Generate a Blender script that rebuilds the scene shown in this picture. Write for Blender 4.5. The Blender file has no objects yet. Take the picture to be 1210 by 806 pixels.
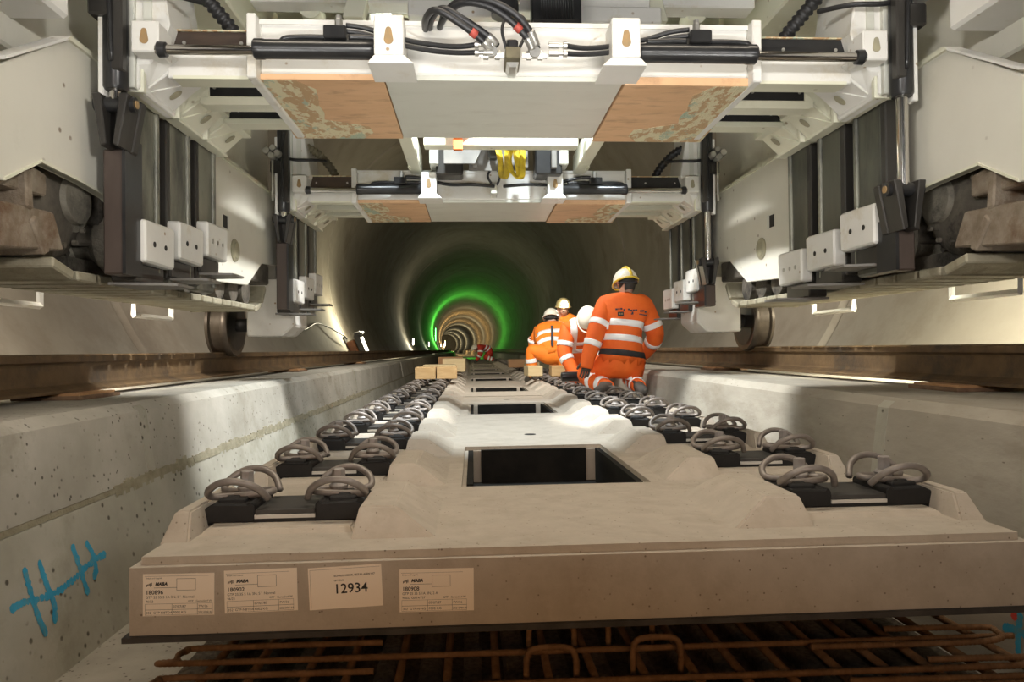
import bpy, bmesh, math, random
from mathutils import Vector, Matrix
random.seed(7)
sc = bpy.context.scene
COL = sc.collection
R = math.radians

# ------------------------------------------------------------------ camera
PSI, PIT, RHO, FPX = .0534, .0115, .011, 845.0
fw = Vector((math.sin(PSI)*math.cos(PIT), math.cos(PSI)*math.cos(PIT), math.sin(PIT)))
r0 = Vector((math.cos(PSI), -math.sin(PSI), 0)); u0 = r0.cross(fw)
rt = r0*math.cos(RHO) - u0*math.sin(RHO); up = u0*math.cos(RHO) + r0*math.sin(RHO)
cd = bpy.data.cameras.new('camera'); cam = bpy.data.objects.new('camera', cd); COL.objects.link(cam)
cd.sensor_width = 36; cd.lens = FPX/1210*36; cd.clip_start = .05; cd.clip_end = 600
M = Matrix.Identity(4)
for i in range(3):
    M[i][0] = rt[i]; M[i][1] = up[i]; M[i][2] = -fw[i]
cam.matrix_world = M
sc.camera = cam

# ------------------------------------------------------------------ world, lights, exposure
w = bpy.data.worlds.new('world'); sc.world = w; w.use_nodes = True
w.node_tree.nodes['Background'].inputs[0].default_value = (.9, .85, .75, 1)
w.node_tree.nodes['Background'].inputs[1].default_value = .03
sc.view_settings.view_transform = 'Standard'; sc.view_settings.look = 'None'
sc.view_settings.gamma = 1; sc.view_settings.exposure = 0
sc.view_settings.use_curve_mapping = False

def aim(o, tgt):
    d = Vector(tgt) - o.location
    o.rotation_euler = d.to_track_quat('-Z', 'Y').to_euler()

def area(name, loc, tgt, sx, sy, power, col=(1, 1, 1), spread=180):
    l = bpy.data.lights.new(name, 'AREA'); l.shape = 'RECTANGLE'; l.size = sx; l.size_y = sy
    l.energy = power; l.color = col; l.spread = R(spread)
    o = bpy.data.objects.new(name, l); COL.objects.link(o); o.location = loc; aim(o, tgt); return o

def point(name, loc, power, col=(1, 1, 1), r=.05):
    l = bpy.data.lights.new(name, 'POINT'); l.energy = power; l.color = col; l.shadow_soft_size = r
    o = bpy.data.objects.new(name, l); COL.objects.link(o); o.location = loc; return o

def spot(name, loc, tgt, power, col=(1, 1, 1), ang=90, r=.1, blend=.3):
    l = bpy.data.lights.new(name, 'SPOT'); l.energy = power; l.color = col; l.shadow_soft_size = r
    l.spot_size = R(ang); l.spot_blend = blend
    o = bpy.data.objects.new(name, l); COL.objects.link(o); o.location = loc; aim(o, tgt); return o

# work lamps of the machine, mixed with unseen fill lights added to brighten parts
area('work_light_rear', (.2, -1.9, .95), (.2, 2.7, 1.15), 3.4, .3, 11, (1, .985, .98), 58)
area('fill_light_low', (.2, .05, -.38), (.2, 3.0, 1.04), 2.0, .15, 9.5, (1, .985, .94), 56)  # unseen fill under the camera, added to brighten the beam soffit
for s in (-1, 1):
    area('fill_light_rear_side', (.18+s*1.25, -.5, .95), (.18-s*1.55, 2.6, .85), .5, .3, 8, (1, .96, .90), 60)  # unseen fill pair, added to brighten the opposite crawler covers
area('work_light_sodium', (-.15, -1.4, .35), (.0, 1.6, -.6), 2.2, .2, 3.8, (1, .55, .24), 70)
area('work_light_overhead', (.2, 2.15, 2.2), (.2, 1.9, -.5), 2.6, .2, 18, (1, .87, .70), 110)
for sx in (-1, 1):
    spot('work_light_mid', (.18+sx*.35, 3.78, 2.1), (.22+sx*.30, 4.6, -.45), 215, (.86, .95, 1), 76, .05, .4)
    spot('fill_light_cross', (.18+sx*.85, 3.85, 2.1), (.14-sx*1.62, 4.6, -.48), 600, (.99, .99, .97), 41, .05, .4)  # added fill spots: brighten the bench walls, narrow enough to spare the covers
spot('fill_light_ahead', (.7, 3.52, .99), (1.3, 6.2, .25), 70, (1, .98, .95), 34, .05, .5)  # added fill spot to brighten the kneeling worker's back
area('work_light_front', (.2, 6.4, 1.9), (.3, 10.5, -.2), 1.6, .3, 125, (1, .97, .9))
for s in (-1, 1):
    spot('fill_light_side', (.18+s*2.2, 3.3, .92), (.18+s*3.35, 4.6, .05), 600 if s > 0 else 310, (1, .95, .76) if s > 0 else (1, .90, .76), 130, .2, .7)  # hidden fill spots, added to brighten the lower tunnel walls beside the crawlers
    spot('fill_light_wall', (.18+s*1.9, 6.0, 1.9), (.18+s*3.6, 11.5, 1.2), 110, (1, .80, .58), 120, .15, .9)  # added fill spots, ambient brightening of the lining past the second frame

# ------------------------------------------------------------------ materials
MATS = {}
def mat(name, c1, c2=None, scale=6, rough=.6, metal=0, bump=0, detail=6, lo=.35, hi=.65, pores=None,
        stain=None, stain_scale=1.5, emit=None, stretch=(1, 1, 1), spec=.5, bscale=None, stain_lo=.52, stain_hi=.66):
    m = bpy.data.materials.new(name); m.use_nodes = True; MATS[name] = m
    nt = m.node_tree; N = nt.nodes; Lk = nt.links
    b = N['Principled BSDF']; b.inputs['Roughness'].default_value = rough; b.inputs['Metallic'].default_value = metal
    b.inputs['Specular IOR Level'].default_value = spec
    b.inputs['Base Color'].default_value = (*c1, 1)
    if emit:
        b.inputs['Emission Color'].default_value = (*c1, 1); b.inputs['Emission Strength'].default_value = emit
    if c2 is None and not pores and not stain and not bump: return m
    tc = N.new('ShaderNodeTexCoord'); mp = N.new('ShaderNodeMapping'); mp.inputs['Scale'].default_value = stretch
    Lk.new(tc.outputs['Object'], mp.inputs['Vector']); vec = mp.outputs['Vector']
    def noise(s, d=detail, ro=.6):
        n = N.new('ShaderNodeTexNoise'); n.inputs['Scale'].default_value = s; n.inputs['Detail'].default_value = d
        n.inputs['Roughness'].default_value = ro
        Lk.new(vec, n.inputs['Vector']); return n
    def ramp(src, a, bb):
        r = N.new('ShaderNodeMapRange'); r.inputs['From Min'].default_value = a; r.inputs['From Max'].default_value = bb
        Lk.new(src, r.inputs['Value']); return r.outputs['Result']
    def mix(fac, A, B):
        x = N.new('ShaderNodeMix'); x.data_type = 'RGBA'
        Lk.new(fac, x.inputs[0])
        if isinstance(A, tuple): x.inputs[6].default_value = (*A, 1)
        else: Lk.new(A, x.inputs[6])
        x.inputs[7].default_value = (*B, 1); return x.outputs[2]
    cur = c1
    n1 = noise(scale)
    if c2: cur = mix(ramp(n1.outputs['Fac'], lo, hi), cur, c2)
    if stain:
        cur = mix(ramp(noise(stain_scale, 8, .7).outputs['Fac'], stain_lo, stain_hi), cur, stain)
    h = n1.outputs['Fac']
    if pores:
        v = N.new('ShaderNodeTexVoronoi'); v.inputs['Scale'].default_value = pores[0]
        Lk.new(vec, v.inputs['Vector'])
        msk = ramp(v.outputs['Distance'], pores[1], pores[1]*.55)
        n3 = noise(pores[0]*.25, 2)
        mm = N.new('ShaderNodeMath'); mm.operation = 'MULTIPLY'
        Lk.new(msk, mm.inputs[0]); Lk.new(ramp(n3.outputs['Fac'], .44, .54), mm.inputs[1])
        cur = mix(mm.outputs[0], cur, pores[2])
    if not isinstance(cur, tuple): Lk.new(cur, b.inputs['Base Color'])
    if bump:
        bp = N.new('ShaderNodeBump'); bp.inputs['Strength'].default_value = bump; bp.inputs['Distance'].default_value = .01
        Lk.new(noise(bscale or scale*5, 4).outputs['Fac'], bp.inputs['Height']); Lk.new(bp.outputs[0], b.inputs['Normal'])
    return m

mat('lining', (.27, .24, .195), (.33, .295, .24), 1.1, .85, bump=.15, stain=(.22, .185, .145), stain_scale=.5, bscale=20)
mat('bench', (.36, .34, .285), (.48, .455, .395), 3, .85, bump=.4, detail=10, pores=(34, .22, (.10, .09, .07)), stain=(.29, .265, .21), stain_scale=1.6)
mat('bench_smooth', (.31, .28, .225), (.40, .365, .30), 4, .85, bump=.2, detail=10, pores=(30, .12, (.16, .135, .10)), stain=(.27, .235, .18), stain_scale=2.2, stretch=(1, .5, 1.5))
mat('bench_lower', (.34, .325, .265), (.46, .44, .37), 2.5, .85, bump=.4, detail=10, pores=(22, .22, (.09, .08, .06)), stain=(.27, .255, .19), stain_scale=1.2)
mat('mortar', (.25, .225, .15), (.34, .31, .22), 20, .95, bump=.8)
mat('floor_concrete', (.32, .30, .25), (.42, .39, .33), 5, .9, bump=.4, pores=(45, .22, (.12, .10, .08)))
mat('slab', (.44, .387, .315), (.49, .433, .357), 16, .8, bump=.10, detail=12, pores=(55, .15, (.19, .155, .115)), stain=(.405, .35, .28), stain_scale=7, bscale=90, stain_lo=.48, stain_hi=.66)
mat('rubber_mat', (.035, .033, .03), (.07, .065, .06), 12, .8)
mat('liner', (.010, .010, .009), (.020, .018, .015), 9, .9, spec=.2)
mat('pit', (.10, .08, .058), (.24, .195, .14), 60, .95, bump=1.2)
mat('rough_concrete', (.17, .14, .10), (.36, .30, .22), 70, .95, bump=1.5)
mat('guide_plastic', (.011, .011, .011), (.018, .017, .016), 30, .55, spec=.3)
mat('pad', (.05, .047, .042), (.035, .033, .03), 10, .6)
mat('pad_light', (.55, .53, .48), None, rough=.5)
mat('clamp_steel', (.185, .16, .14), (.25, .22, .195), 25, .45, .3)
mat('bolt_steel', (.23, .205, .19), (.30, .275, .255), 30, .5, .25)
mat('paper', (.92, .82, .68), (.95, .85, .71), 8, .7)
mat('ink', (.03, .028, .026), None, rough=.7)
mat('rail_steel', (.10, .062, .030), (.17, .105, .048), 7, .75, .2, bump=.3, stain=(.065, .045, .028), stain_scale=3)
mat('rail_foot', (.20, .16, .11), (.27, .22, .15), 9, .7, .1)
mat('rust_plate', (.13, .07, .04), (.22, .14, .08), 14, .85, bump=.4)
mat('rebar', (.17, .09, .042), (.26, .145, .07), 25, .8, .2, bump=.3)
mat('white_paint', (.67, .66, .615), (.74, .73, .69), 3, .45, stain=(.58, .53, .42), stain_scale=4.5, stain_lo=.55, stain_hi=.72, pores=(14, .12, (.35, .25, .15)))
mat('cream_paint', (.66, .655, .52), (.72, .71, .58), 2, .5, stain=(.54, .52, .38), stain_scale=2.2, stain_lo=.55, stain_hi=.75, pores=(10, .10, (.28, .22, .14)))
mat('cover_paint', (.62, .60, .52), (.69, .67, .585), 1.3, .5, stain=(.53, .50, .41), stain_scale=1.8, stain_lo=.55, stain_hi=.75, pores=(9, .10, (.25, .2, .14)))
mat('grey_plate', (.58, .585, .52), (.62, .625, .56), 1.5, .4, stain=(.55, .55, .485), stain_scale=4, stretch=(1, 3, 1))
mat('plywood', (.63, .38, .205), (.69, .43, .24), 3, .65, stain=(.48, .285, .16), stain_scale=5, stretch=(1, 4, 1), bump=.2)
mat('flaked_paint', (.70, .64, .43), (.52, .34, .18), 26, .8, lo=.47, hi=.53, detail=10, stain=(.42, .50, .38), stain_scale=9, stain_lo=.56, stain_hi=.60, bump=.8, stretch=(1, .5, 1))
mat('column_steel', (.17, .17, .135), (.27, .265, .21), 4, .38, .3, stain=(.07, .07, .06), stain_scale=3.5, stain_lo=.45, stain_hi=.6, stretch=(1, 1, .35))
mat('column_steel_dark', (.075, .078, .06), (.13, .13, .10), 5, .32, .3, stain=(.035, .035, .03), stain_scale=3, stain_lo=.45, stain_hi=.6, stretch=(1, 1, .25))  # darker column steel, used on the right-hand legs
mat('column_dark', (.034, .031, .028), (.06, .056, .05), 6, .35, .4, stretch=(1, 1, .3))
mat('column_brown', (.062, .044, .035), (.085, .062, .05), 6, .5, .2, stretch=(1, 1, .3))
mat('black_paint', (.014, .014, .015), (.026, .026, .026), 8, .28)
mat('dark_bar', (.07, .045, .03), (.03, .022, .018), 9, .45, .1, stretch=(.4, 1, 1))
mat('chrome', (.62, .60, .57), None, rough=.14, metal=1)
mat('zinc', (.45, .44, .41), (.55, .54, .5), 20, .35, .8)
mat('hose_rubber', (.018, .018, .019), None, rough=.45)
mat('hose_old', (.15, .13, .075), (.09, .075, .045), 12, .7)
mat('grease', (.085, .075, .06), (.17, .15, .12), 9, .7, .15, bump=.6, stain=(.03, .027, .023), stain_scale=5)
mat('hub_steel', (.17, .155, .125), (.26, .24, .19), 12, .6, .2, bump=.6, stain=(.09, .08, .065), stain_scale=9)
mat('rusty_shoe', (.19, .145, .10), (.31, .26, .20), 14, .8, .1, bump=.6, stain=(.15, .085, .045), stain_scale=5)
mat('shoe_worn', (.30, .275, .195), (.38, .35, .26), 8, .7, .1, bump=.4, stain=(.2, .17, .11), stain_scale=5)
mat('wheel_steel', (.07, .055, .042), (.11, .09, .07), 12, .38, .6)
mat('wheel_black', (.02, .019, .018), (.04, .037, .034), 10, .5, .2)
mat('hole_dark', (.02, .018, .015), None, rough=.8)
mat('hole_paint', (.27, .255, .18), (.36, .33, .22), 20, .6)
mat('hole_rust', (.36, .22, .09), (.26, .19, .1), 30, .7)
mat('sling', (.62, .47, .02), (.40, .28, .01), 10, .75, stain=(.25, .18, .02), stain_scale=6)
mat('tape_red', (.42, .07, .05), None, rough=.6)
mat('orange_paint', (.75, .17, .03), None, rough=.5)
mat('grey_panel', (.15, .14, .125), (.20, .19, .17), 4, .6)
mat('hivis', (.90, .165, .018), (.80, .12, .012), 5, .75, bump=.5, bscale=9)
mat('hivis_light', (.98, .27, .02), (.92, .21, .015), 5, .75, bump=.5, bscale=9)
mat('hivis_red', (.62, .05, .025), (.5, .035, .02), 5, .75)
mat('reflective', (.93, .93, .92), None, rough=.35)
mat('navy', (.035, .04, .06), (.05, .055, .08), 8, .8)
mat('black_cloth', (.02, .02, .021), (.04, .04, .04), 8, .8)
mat('glove', (.06, .052, .043), (.09, .08, .065), 20, .85)
mat('boot', (.07, .06, .05), (.11, .095, .08), 14, .75, bump=.4)
mat('skin', (.55, .31, .21), (.6, .35, .25), 10, .55)
mat('hair', (.03, .025, .02), None, rough=.7)
mat('helmet_white', (.82, .78, .66), None, rough=.3)
mat('helmet_glow_tint', (.55, .44, .2), None, rough=.35)  # white helmet yellowed and darkened; headlamp glow put into the colour
mat('helmet_yellow', (.75, .55, .06), None, rough=.3)
mat('lamp_on', (1, .95, .82), None, emit=60)
mat('tube_on', (1, .95, .75), None, emit=4)
mat('green_on', (.12, 1, .18), None, emit=14)
mat('warm_on', (1, .78, .4), None, emit=25)
mat('wood', (.50, .33, .15), (.60, .42, .21), 5, .75, stretch=(1, 6, 6), bump=.3)
mat('wood_pale', (.60, .47, .25), (.68, .54, .31), 5, .75, stretch=(1, 6, 6), bump=.3)
mat('wood_red', (.38, .20, .09), (.46, .26, .12), 5, .75, stretch=(1, 6, 6), bump=.3)
mat('spray_blue', (.02, .27, .46), (.05, .36, .56), 12, .8, stain=(.10, .30, .38), stain_scale=30, stain_lo=.5, stain_hi=.6)
mat('spray_red', (.6, .06, .04), None, rough=.8)
mat('lamp_body', (.03, .028, .026), None, rough=.5)
mat('flood_orange', (.20, .07, .02), (.12, .04, .015), 5, .6)

# ------------------------------------------------------------------ mesh helpers
class MB:
    def __init__(s): s.v = []; s.f = []
    def add(s, vs, fs):
        o = len(s.v); s.v += [tuple(p) for p in vs]; s.f += [tuple(i+o for i in f) for f in fs]; return s
    def box(s, x0, x1, y0, y1, z0, z1):
        vs = [(x, y, z) for z in (z0, z1) for y in (y0, y1) for x in (x0, x1)]
        return s.add(vs, [(0, 2, 3, 1), (4, 5, 7, 6), (0, 1, 5, 4), (2, 6, 7, 3), (0, 4, 6, 2), (1, 3, 7, 5)])
    def prism(s, poly, axis, a, b):
        # poly in the two other axes; x: (y,z)  y: (x,z)  z: (x,y)
        def P(p, t):
            return (t, p[0], p[1]) if axis == 'x' else (p[0], t, p[1]) if axis == 'y' else (p[0], p[1], t)
        n = len(poly)
        vs = [P(p, a) for p in poly] + [P(p, b) for p in poly]
        fs = [tuple(range(n))[::-1], tuple(range(n, 2*n))] + [(i, (i+1) % n, n+(i+1) % n, n+i) for i in range(n)]
        return s.add(vs, fs)
    def hull8(s, lo, hi):  # two quads (4 pts each) joined
        return s.add(list(lo)+list(hi), [(3, 2, 1, 0), (4, 5, 6, 7)] + [(i, (i+1) % 4, 4+(i+1) % 4, 4+i) for i in range(4)])
    def tube(s, path, r, n=8, cap=True, closed=False):
        P = [Vector(p) for p in path]; m = len(P); rs = r if isinstance(r, (list, tuple)) else [r]*m
        T = []
        for i in range(m):
            a = P[i-1] if (i > 0 or closed) else P[i]; b = P[(i+1) % m] if (i < m-1 or closed) else P[i]
            T.append((b-a).normalized())
        nrm = T[0].orthogonal().normalized(); vs = []
        for i in range(m):
            nrm = (nrm - T[i]*nrm.dot(T[i]))
            if nrm.length < 1e-6: nrm = T[i].orthogonal()
            nrm.normalize(); bn = T[i].cross(nrm)
            for k in range(n):
                a = 2*math.pi*k/n; vs.append(P[i] + (nrm*math.cos(a) + bn*math.sin(a))*rs[i])
        fs = []
        for i in range(m if closed else m-1):
            j = (i+1) % m
            for k in range(n): fs.append((i*n+k, i*n+(k+1) % n, j*n+(k+1) % n, j*n+k))
        if cap and not closed: fs += [tuple(range(n))[::-1], tuple(range((m-1)*n, m*n))]
        return s.add(vs, fs)
    def cyl(s, p0, p1, r, n=16): return s.tube([p0, p1], r, n)
    def lathe(s, prof, c, axis='x', n=24):
        # prof: (t along axis, radius)
        vs = []; m = len(prof)
        for t, r in prof:
            for k in range(n):
                a = 2*math.pi*k/n; u_, v_ = r*math.cos(a), r*math.sin(a)
                d = (t, u_, v_) if axis == 'x' else (u_, t, v_) if axis == 'y' else (u_, v_, t)
                vs.append((c[0]+d[0], c[1]+d[1], c[2]+d[2]))
        fs = [(i*n+k, i*n+(k+1) % n, (i+1)*n+(k+1) % n, (i+1)*n+k) for i in range(m-1) for k in range(n)]
        fs += [tuple(range(n))[::-1], tuple(range((m-1)*n, m*n))]
        return s.add(vs, fs)
    def mesh(s, name, m, bevel=0, smooth=False, seg=1, ang=30):
        bm = bmesh.new(); vv = [bm.verts.new(p) for p in s.v]
        for f in s.f:
            if len(set(f)) < 3: continue
            try: bm.faces.new([vv[i] for i in f])
            except ValueError: pass
        bmesh.ops.recalc_face_normals(bm, faces=bm.faces)
        if bevel:
            es = [e for e in bm.edges if len(e.link_faces) == 2 and e.calc_face_angle(0) > R(ang)]
            bmesh.ops.bevel(bm, geom=es, offset=bevel, segments=seg, affect='EDGES', clamp_overlap=True)
        me = bpy.data.meshes.new(name); bm.to_mesh(me); bm.free()
        if m: me.materials.append(MATS[m])
        if smooth:
            me.polygons.foreach_set('use_smooth', [True]*len(me.polygons))
            me.update()
            if smooth != 'all':
                try: me.set_sharp_from_angle(angle=R(40))
                except Exception: pass
        return me
    def build(s, name, m, parent=None, bevel=0, smooth=False, seg=1, loc=None, ang=30):
        return link(name, s.mesh(name, m, bevel, smooth, seg, ang), parent, loc)

def link(name, data, parent=None, loc=None):
    o = bpy.data.objects.new(name, data); COL.objects.link(o)
    if parent: o.parent = parent
    if loc: o.location = loc
    return o

def empty(name, loc=(0, 0, 0)):
    o = bpy.data.objects.new(name, None); COL.objects.link(o); o.location = loc; o.empty_display_size = .1; return o

def tag(o, label=None, cat=None, group=None, kind=None):
    if label: o['label'] = label
    if cat: o['category'] = cat
    if group: o['group'] = group
    if kind: o['kind'] = kind
    return o

def spline(pts, n=8):
    P = [Vector(p) for p in pts]; out = []
    for i in range(len(P)-1):
        p0 = P[max(i-1, 0)]; p1 = P[i]; p2 = P[i+1]; p3 = P[min(i+2, len(P)-1)]
        for k in range(n):
            t = k/n
            out.append(.5*((2*p1) + (p2-p0)*t + (2*p0-5*p1+4*p2-p3)*t*t + (3*p1-p0-3*p2+p3)*t**3))
    out.append(P[-1]); return out

def corr(pts, r, pitch=.02, amp=.22):
    # corrugated hose: resample a path and pulse the radius
    S = spline(pts, 10); L = 0; out = []; rs = []; acc = [0]
    for a, b in zip(S, S[1:]): acc.append(acc[-1] + (b-a).length)
    N = max(8, int(acc[-1]/pitch*4)); j = 0
    for i in range(N+1):
        d = acc[-1]*i/N
        while j < len(S)-2 and acc[j+1] < d: j += 1
        t = (d-acc[j])/max(1e-9, acc[j+1]-acc[j]); out.append(S[j].lerp(S[j+1], min(1, t)))
        rs.append(r*(1 + amp*math.cos(2*math.pi*d/pitch)))
    return out, rs

def text_mesh(s, size, m='ink', shear=0, bold=0, align='LEFT'):
    c = bpy.data.curves.new('printed_text', 'FONT'); c.body = s; c.size = size; c.shear = shear; c.offset = bold; c.align_x = align
    c.resolution_u = 3
    o = bpy.data.objects.new('printed_text', c); COL.objects.link(o)
    dg = bpy.context.evaluated_depsgraph_get()
    me = bpy.data.meshes.new_from_object(o.evaluated_get(dg)); bpy.data.objects.remove(o)
    me.materials.clear(); me.materials.append(MATS[m]); return me

BR = 3500.0
def bend(y): return -(max(0, y-5))**2/(2*BR)

def sweep(profile, ys, name, m, parent=None, closed=True, smooth=False):
    # profile of (x,z) swept along y following the tunnel's bend
    mb = MB(); n = len(profile); vs = []
    for y in ys:
        b = bend(y); vs += [(x+b, y, z) for x, z in profile]
    fs = []
    for j in range(len(ys)-1):
        for i in range(n if closed else n-1):
            k = (i+1) % n; fs.append((j*n+i, j*n+k, (j+1)*n+k, (j+1)*n+i))
    if closed: fs += [tuple(range(n)), tuple(range((len(ys)-1)*n, len(ys)*n))[::-1]]
    mb.add(vs, fs); return mb.build(name, m, parent, smooth=smooth)

YS = [-4, 0, 5] + [5+3*i for i in range(1, 12)] + [45, 55, 65, 80, 95, 110, 130, 150, 180, 220, 260, 300]

# ------------------------------------------------------------------ tunnel shell
XT, ZT, RT = .17, 2.15, 3.95
wt = empty('wall_tunnel', (0, 0, 0)); tag(wt, 'round concrete tunnel lining bending gently left into the dark', None, None, 'structure')
ang0 = math.asin((-.35-ZT)/RT)
angs = [ang0 + (math.pi-2*ang0)*i/56 for i in range(57)]
yj = -5.0
while yj < 290:
    ya, yb = yj+.05, yj+12-.05
    mb = MB(); st = [ya, ya+.04, (ya+yb)/2, yb-.04, yb]; vs = []
    rr = [RT+.05, RT, RT, RT, RT+.05]
    for y, r in zip(st, rr):
        for a in angs: vs.append((XT+bend(y)+r*math.cos(a), y, ZT+r*math.sin(a)))
    for y, r in ((yb, RT+.3), (ya, RT+.3)):
        for a in angs: vs.append((XT+bend(y)+r*math.cos(a), y, ZT+r*math.sin(a)))
    n = len(angs); fs = []
    for j in range(6):
        for i in range(n-1): fs.append((j*n+i, j*n+i+1, (j+1)*n+i+1, (j+1)*n+i))
    for i in range(n-1): fs.append((6*n+i, 6*n+i+1, i+1, i))
    mb.add(vs, fs)
    mb.build('lining_ring', 'lining', wt, smooth=True)
    yj += 12
mb = MB(); mb.add([(XT+bend(290)+RT*1.05*math.cos(a), 290, ZT+RT*1.05*math.sin(a)) for a in [2*math.pi*i/40 for i in range(40)]]+[(XT+bend(290)+RT*1.05*math.cos(a), 290.3, ZT+RT*1.05*math.sin(a)) for a in [2*math.pi*i/40 for i in range(40)]],
    [tuple(range(40)), tuple(range(40, 80))]+[(i, (i+1) % 40, 40+(i+1) % 40, 40+i) for i in range(40)])
we = mb.build('wall_end_cap', 'lining'); tag(we, 'added end cap closing off the background behind the tunnel', kind='structure')  # cap added to block the grey world background at the open end
ZB = -.20; ZF = -.95
def bench_profile(s, x_in, x_seam, x_base):
    X = lambda d: d
    return x_in, x_seam, x_base
# left bench: upper pour and lower pour with a mortar joint between
wl = sweep([(-3.6, -1.3), (-3.6, ZB), (-1.41, ZB), (-1.365, ZB-.035), (-1.325, -.495), (-1.40, -.495), (-1.40, -1.3)], YS, 'wall_left', 'bench')
tag(wl, 'left concrete bench with pitted face beside the track slabs', kind='structure')
low = sweep([(-1.405, -1.3), (-1.405, -.515), (-1.315, -.515), (-1.225, ZF), (-1.225, -1.3)], YS, 'lower_pour', 'bench_lower', wl)
mj = sweep([(-1.40, -.497), (-1.319, -.497), (-1.316, -.513), (-1.40, -.513)], YS, 'mortar_joint', 'mortar', wl)
# ragged mortar smear on the joint
mb = MB(); yy = 2.7
while yy < 9:
    l = random.uniform(.05, .14); h0 = random.uniform(.004, .022); h1 = random.uniform(.004, .03)
    xx = -1.322
    pts = []
    nn = 6
    topz = [-.492+h0*random.uniform(.3, 1.2) for _ in range(nn)]; botz = [-.515-h1*random.uniform(.3, 1.1) for _ in range(nn)]
    for i in range(nn):
        y = yy+l*i/(nn-1)
        pts.append(((y, topz[i]), (y, botz[i])))
    for i in range(nn-1):
        def xs(z): return -1.325 - (z+.495)*.12 + .006 if z > -.505 else -1.315 - (z+.515)*-.207 + .006
        q = [(xs(pts[i][0][1]), *pts[i][0]), (xs(pts[i+1][0][1]), *pts[i+1][0]), (xs(pts[i+1][1][1]), *pts[i+1][1]), (xs(pts[i][1][1]), *pts[i][1])]
        qb = [(p[0]-.02, p[1], p[2]) for p in q]
        mb.hull8(q, qb)
    yy += l
sm = mb.build('mortar_smear', 'mortar', wl)
wr = sweep([(3.9, -1.3), (3.9, ZB), (1.60, ZB), (1.56, ZB-.035), (1.47, ZF), (1.47, -1.3)], YS, 'wall_right', 'bench_smooth')
tag(wr, 'right concrete bench with smooth face beside the track slabs', kind='structure')
fl = sweep([(-1.6, -1.4), (-1.6, ZF), (1.9, ZF), (1.9, -1.4)], YS, 'floor', 'floor_concrete'); tag(fl, 'concrete floor of the trough under the slabs', kind='structure')
# formwork lines on the right wall and vertical joints
for (yj_) in (2.62, 7.9, 13.2):
    MB().prism([(1.585, ZB-.012), (1.557, ZB-.037), (1.467, ZF), (1.49, ZF)], 'y', yj_, yj_+.07).build('joint_strip', 'bench_lower', wr)
for (yj_) in (2.98, 8.2, 13.5):
    mbj = MB(); mbj.prism([(-1.385, ZB-.012), (-1.362, ZB-.035), (-1.3225, -.495), (-1.36, -.495)], 'y', yj_, yj_+.07).build('joint_strip', 'bench_lower', wl)
# spray marks
def spray(parent, pts, r, m, xfun):
    # flat brush stroke lying on the wall, following its batter
    S = spline(pts, 6); mb = MB()
    for i, (y, z) in enumerate([(p[0], p[1]) for p in S]):
        rr = r*random.uniform(.8, 1.15); k = 10
        vs = [(xfun(z)+.0012, y, z)]
        for a in range(k):
            aa = 2*math.pi*a/k; q = rr*random.uniform(.75, 1.1)
            vs.append((xfun(z+q*math.sin(aa))+.0012+.00002*i*(1 if xfun(0) < 0 else -1), y+q*math.cos(aa), z+q*math.sin(aa)))
        mb.add(vs, [(0, 1+a, 1+(a+1) % k) for a in range(k)])
    return mb.build('spray_mark', m, parent)
xl = lambda z: -1.315 - (z+.515)*-.207 if z < -.515 else -1.3
def V2(*a): return [Vector((y, z, 0)) for y, z in a]
def xl2(z): return -1.315 + (-.515-z)*.2069
for st in ([(2.05, -.70), (2.10, -.70), (2.22, -.72), (2.33, -.715), (2.44, -.695), (2.54, -.69)], [(2.13, -.62), (2.135, -.68), (2.145, -.76), (2.16, -.81)],
           [(2.20, -.62), (2.21, -.68), (2.225, -.75), (2.215, -.79)], [(2.375, -.62), (2.385, -.67), (2.395, -.73), (2.40, -.77)],
           [(2.455, -.63), (2.475, -.67), (2.475, -.72), (2.455, -.74)]):
    spray(wl, V2(*st), .013, 'spray_blue', xl2)
def xr2(z): return 1.56 - (-.235-z)*.1259 - .0024
for st in ([(1.95, -.80), (1.90, -.79), (1.84, -.80)], [(1.90, -.75), (1.90, -.80), (1.89, -.86)], [(1.84, -.76), (1.83, -.82)]):
    spray(wr, V2(*st), .013, 'spray_blue', xr2)
spray(wr, V2((1.93, -.74), (1.92, -.76)), .011, 'spray_red', xr2)

# ------------------------------------------------------------------ crane rails on the benches
def rail(xc, label):
    prof = [(-.075, -.172), (.075, -.172), (.075, -.160), (.045, -.150), (.012, -.138), (.0085, -.125), (.0085, -.055), (.014, -.045), (.036, -.036), (.036, -.008),
            (.028, 0), (-.028, 0), (-.036, -.008), (-.036, -.036), (-.014, -.045), (-.0085, -.055), (-.0085, -.125), (-.012, -.138), (-.045, -.150), (-.075, -.160)]
    o = sweep([(xc+x, z) for x, z in prof], YS, 'crane_rail', 'rail_steel')
    tag(o, label, 'rail', 'side rails the machine runs on'); return o
XRL, XRR = -1.86, 2.18
rail(XRL, 'rusty steel rail along the left bench')
rail(XRR, 'rusty steel rail along the right bench')
def shim(x, y, w, l, label, m='rust_plate'):
    o = empty('sole_plate', (x, y, ZB)); tag(o, label, 'plate', 'plates packed under the side rails')
    MB().box(-w/2, w/2, -l/2, l/2, 0, .018).build('steel_plate', m, o, bevel=.003)
    MB().box(-w/2+.02, w/2-.02, -l/2+.015, l/2-.015, .018, .028).build('packing', 'wood_red', o)
shim(XRL+.02, 3.35, .30, .34, 'brown packing plate under the left rail, nearest the camera')
shim(XRL+.02, 7.2, .30, .34, 'brown packing plate under the left rail beyond the wheel')
shim(XRL+.02, .6, .30, .34, 'brown packing plate under the left rail, behind the camera')
shim(XRL+.02, 11.2, .30, .34, 'brown packing plate under the left rail, farthest of the row')
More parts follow.
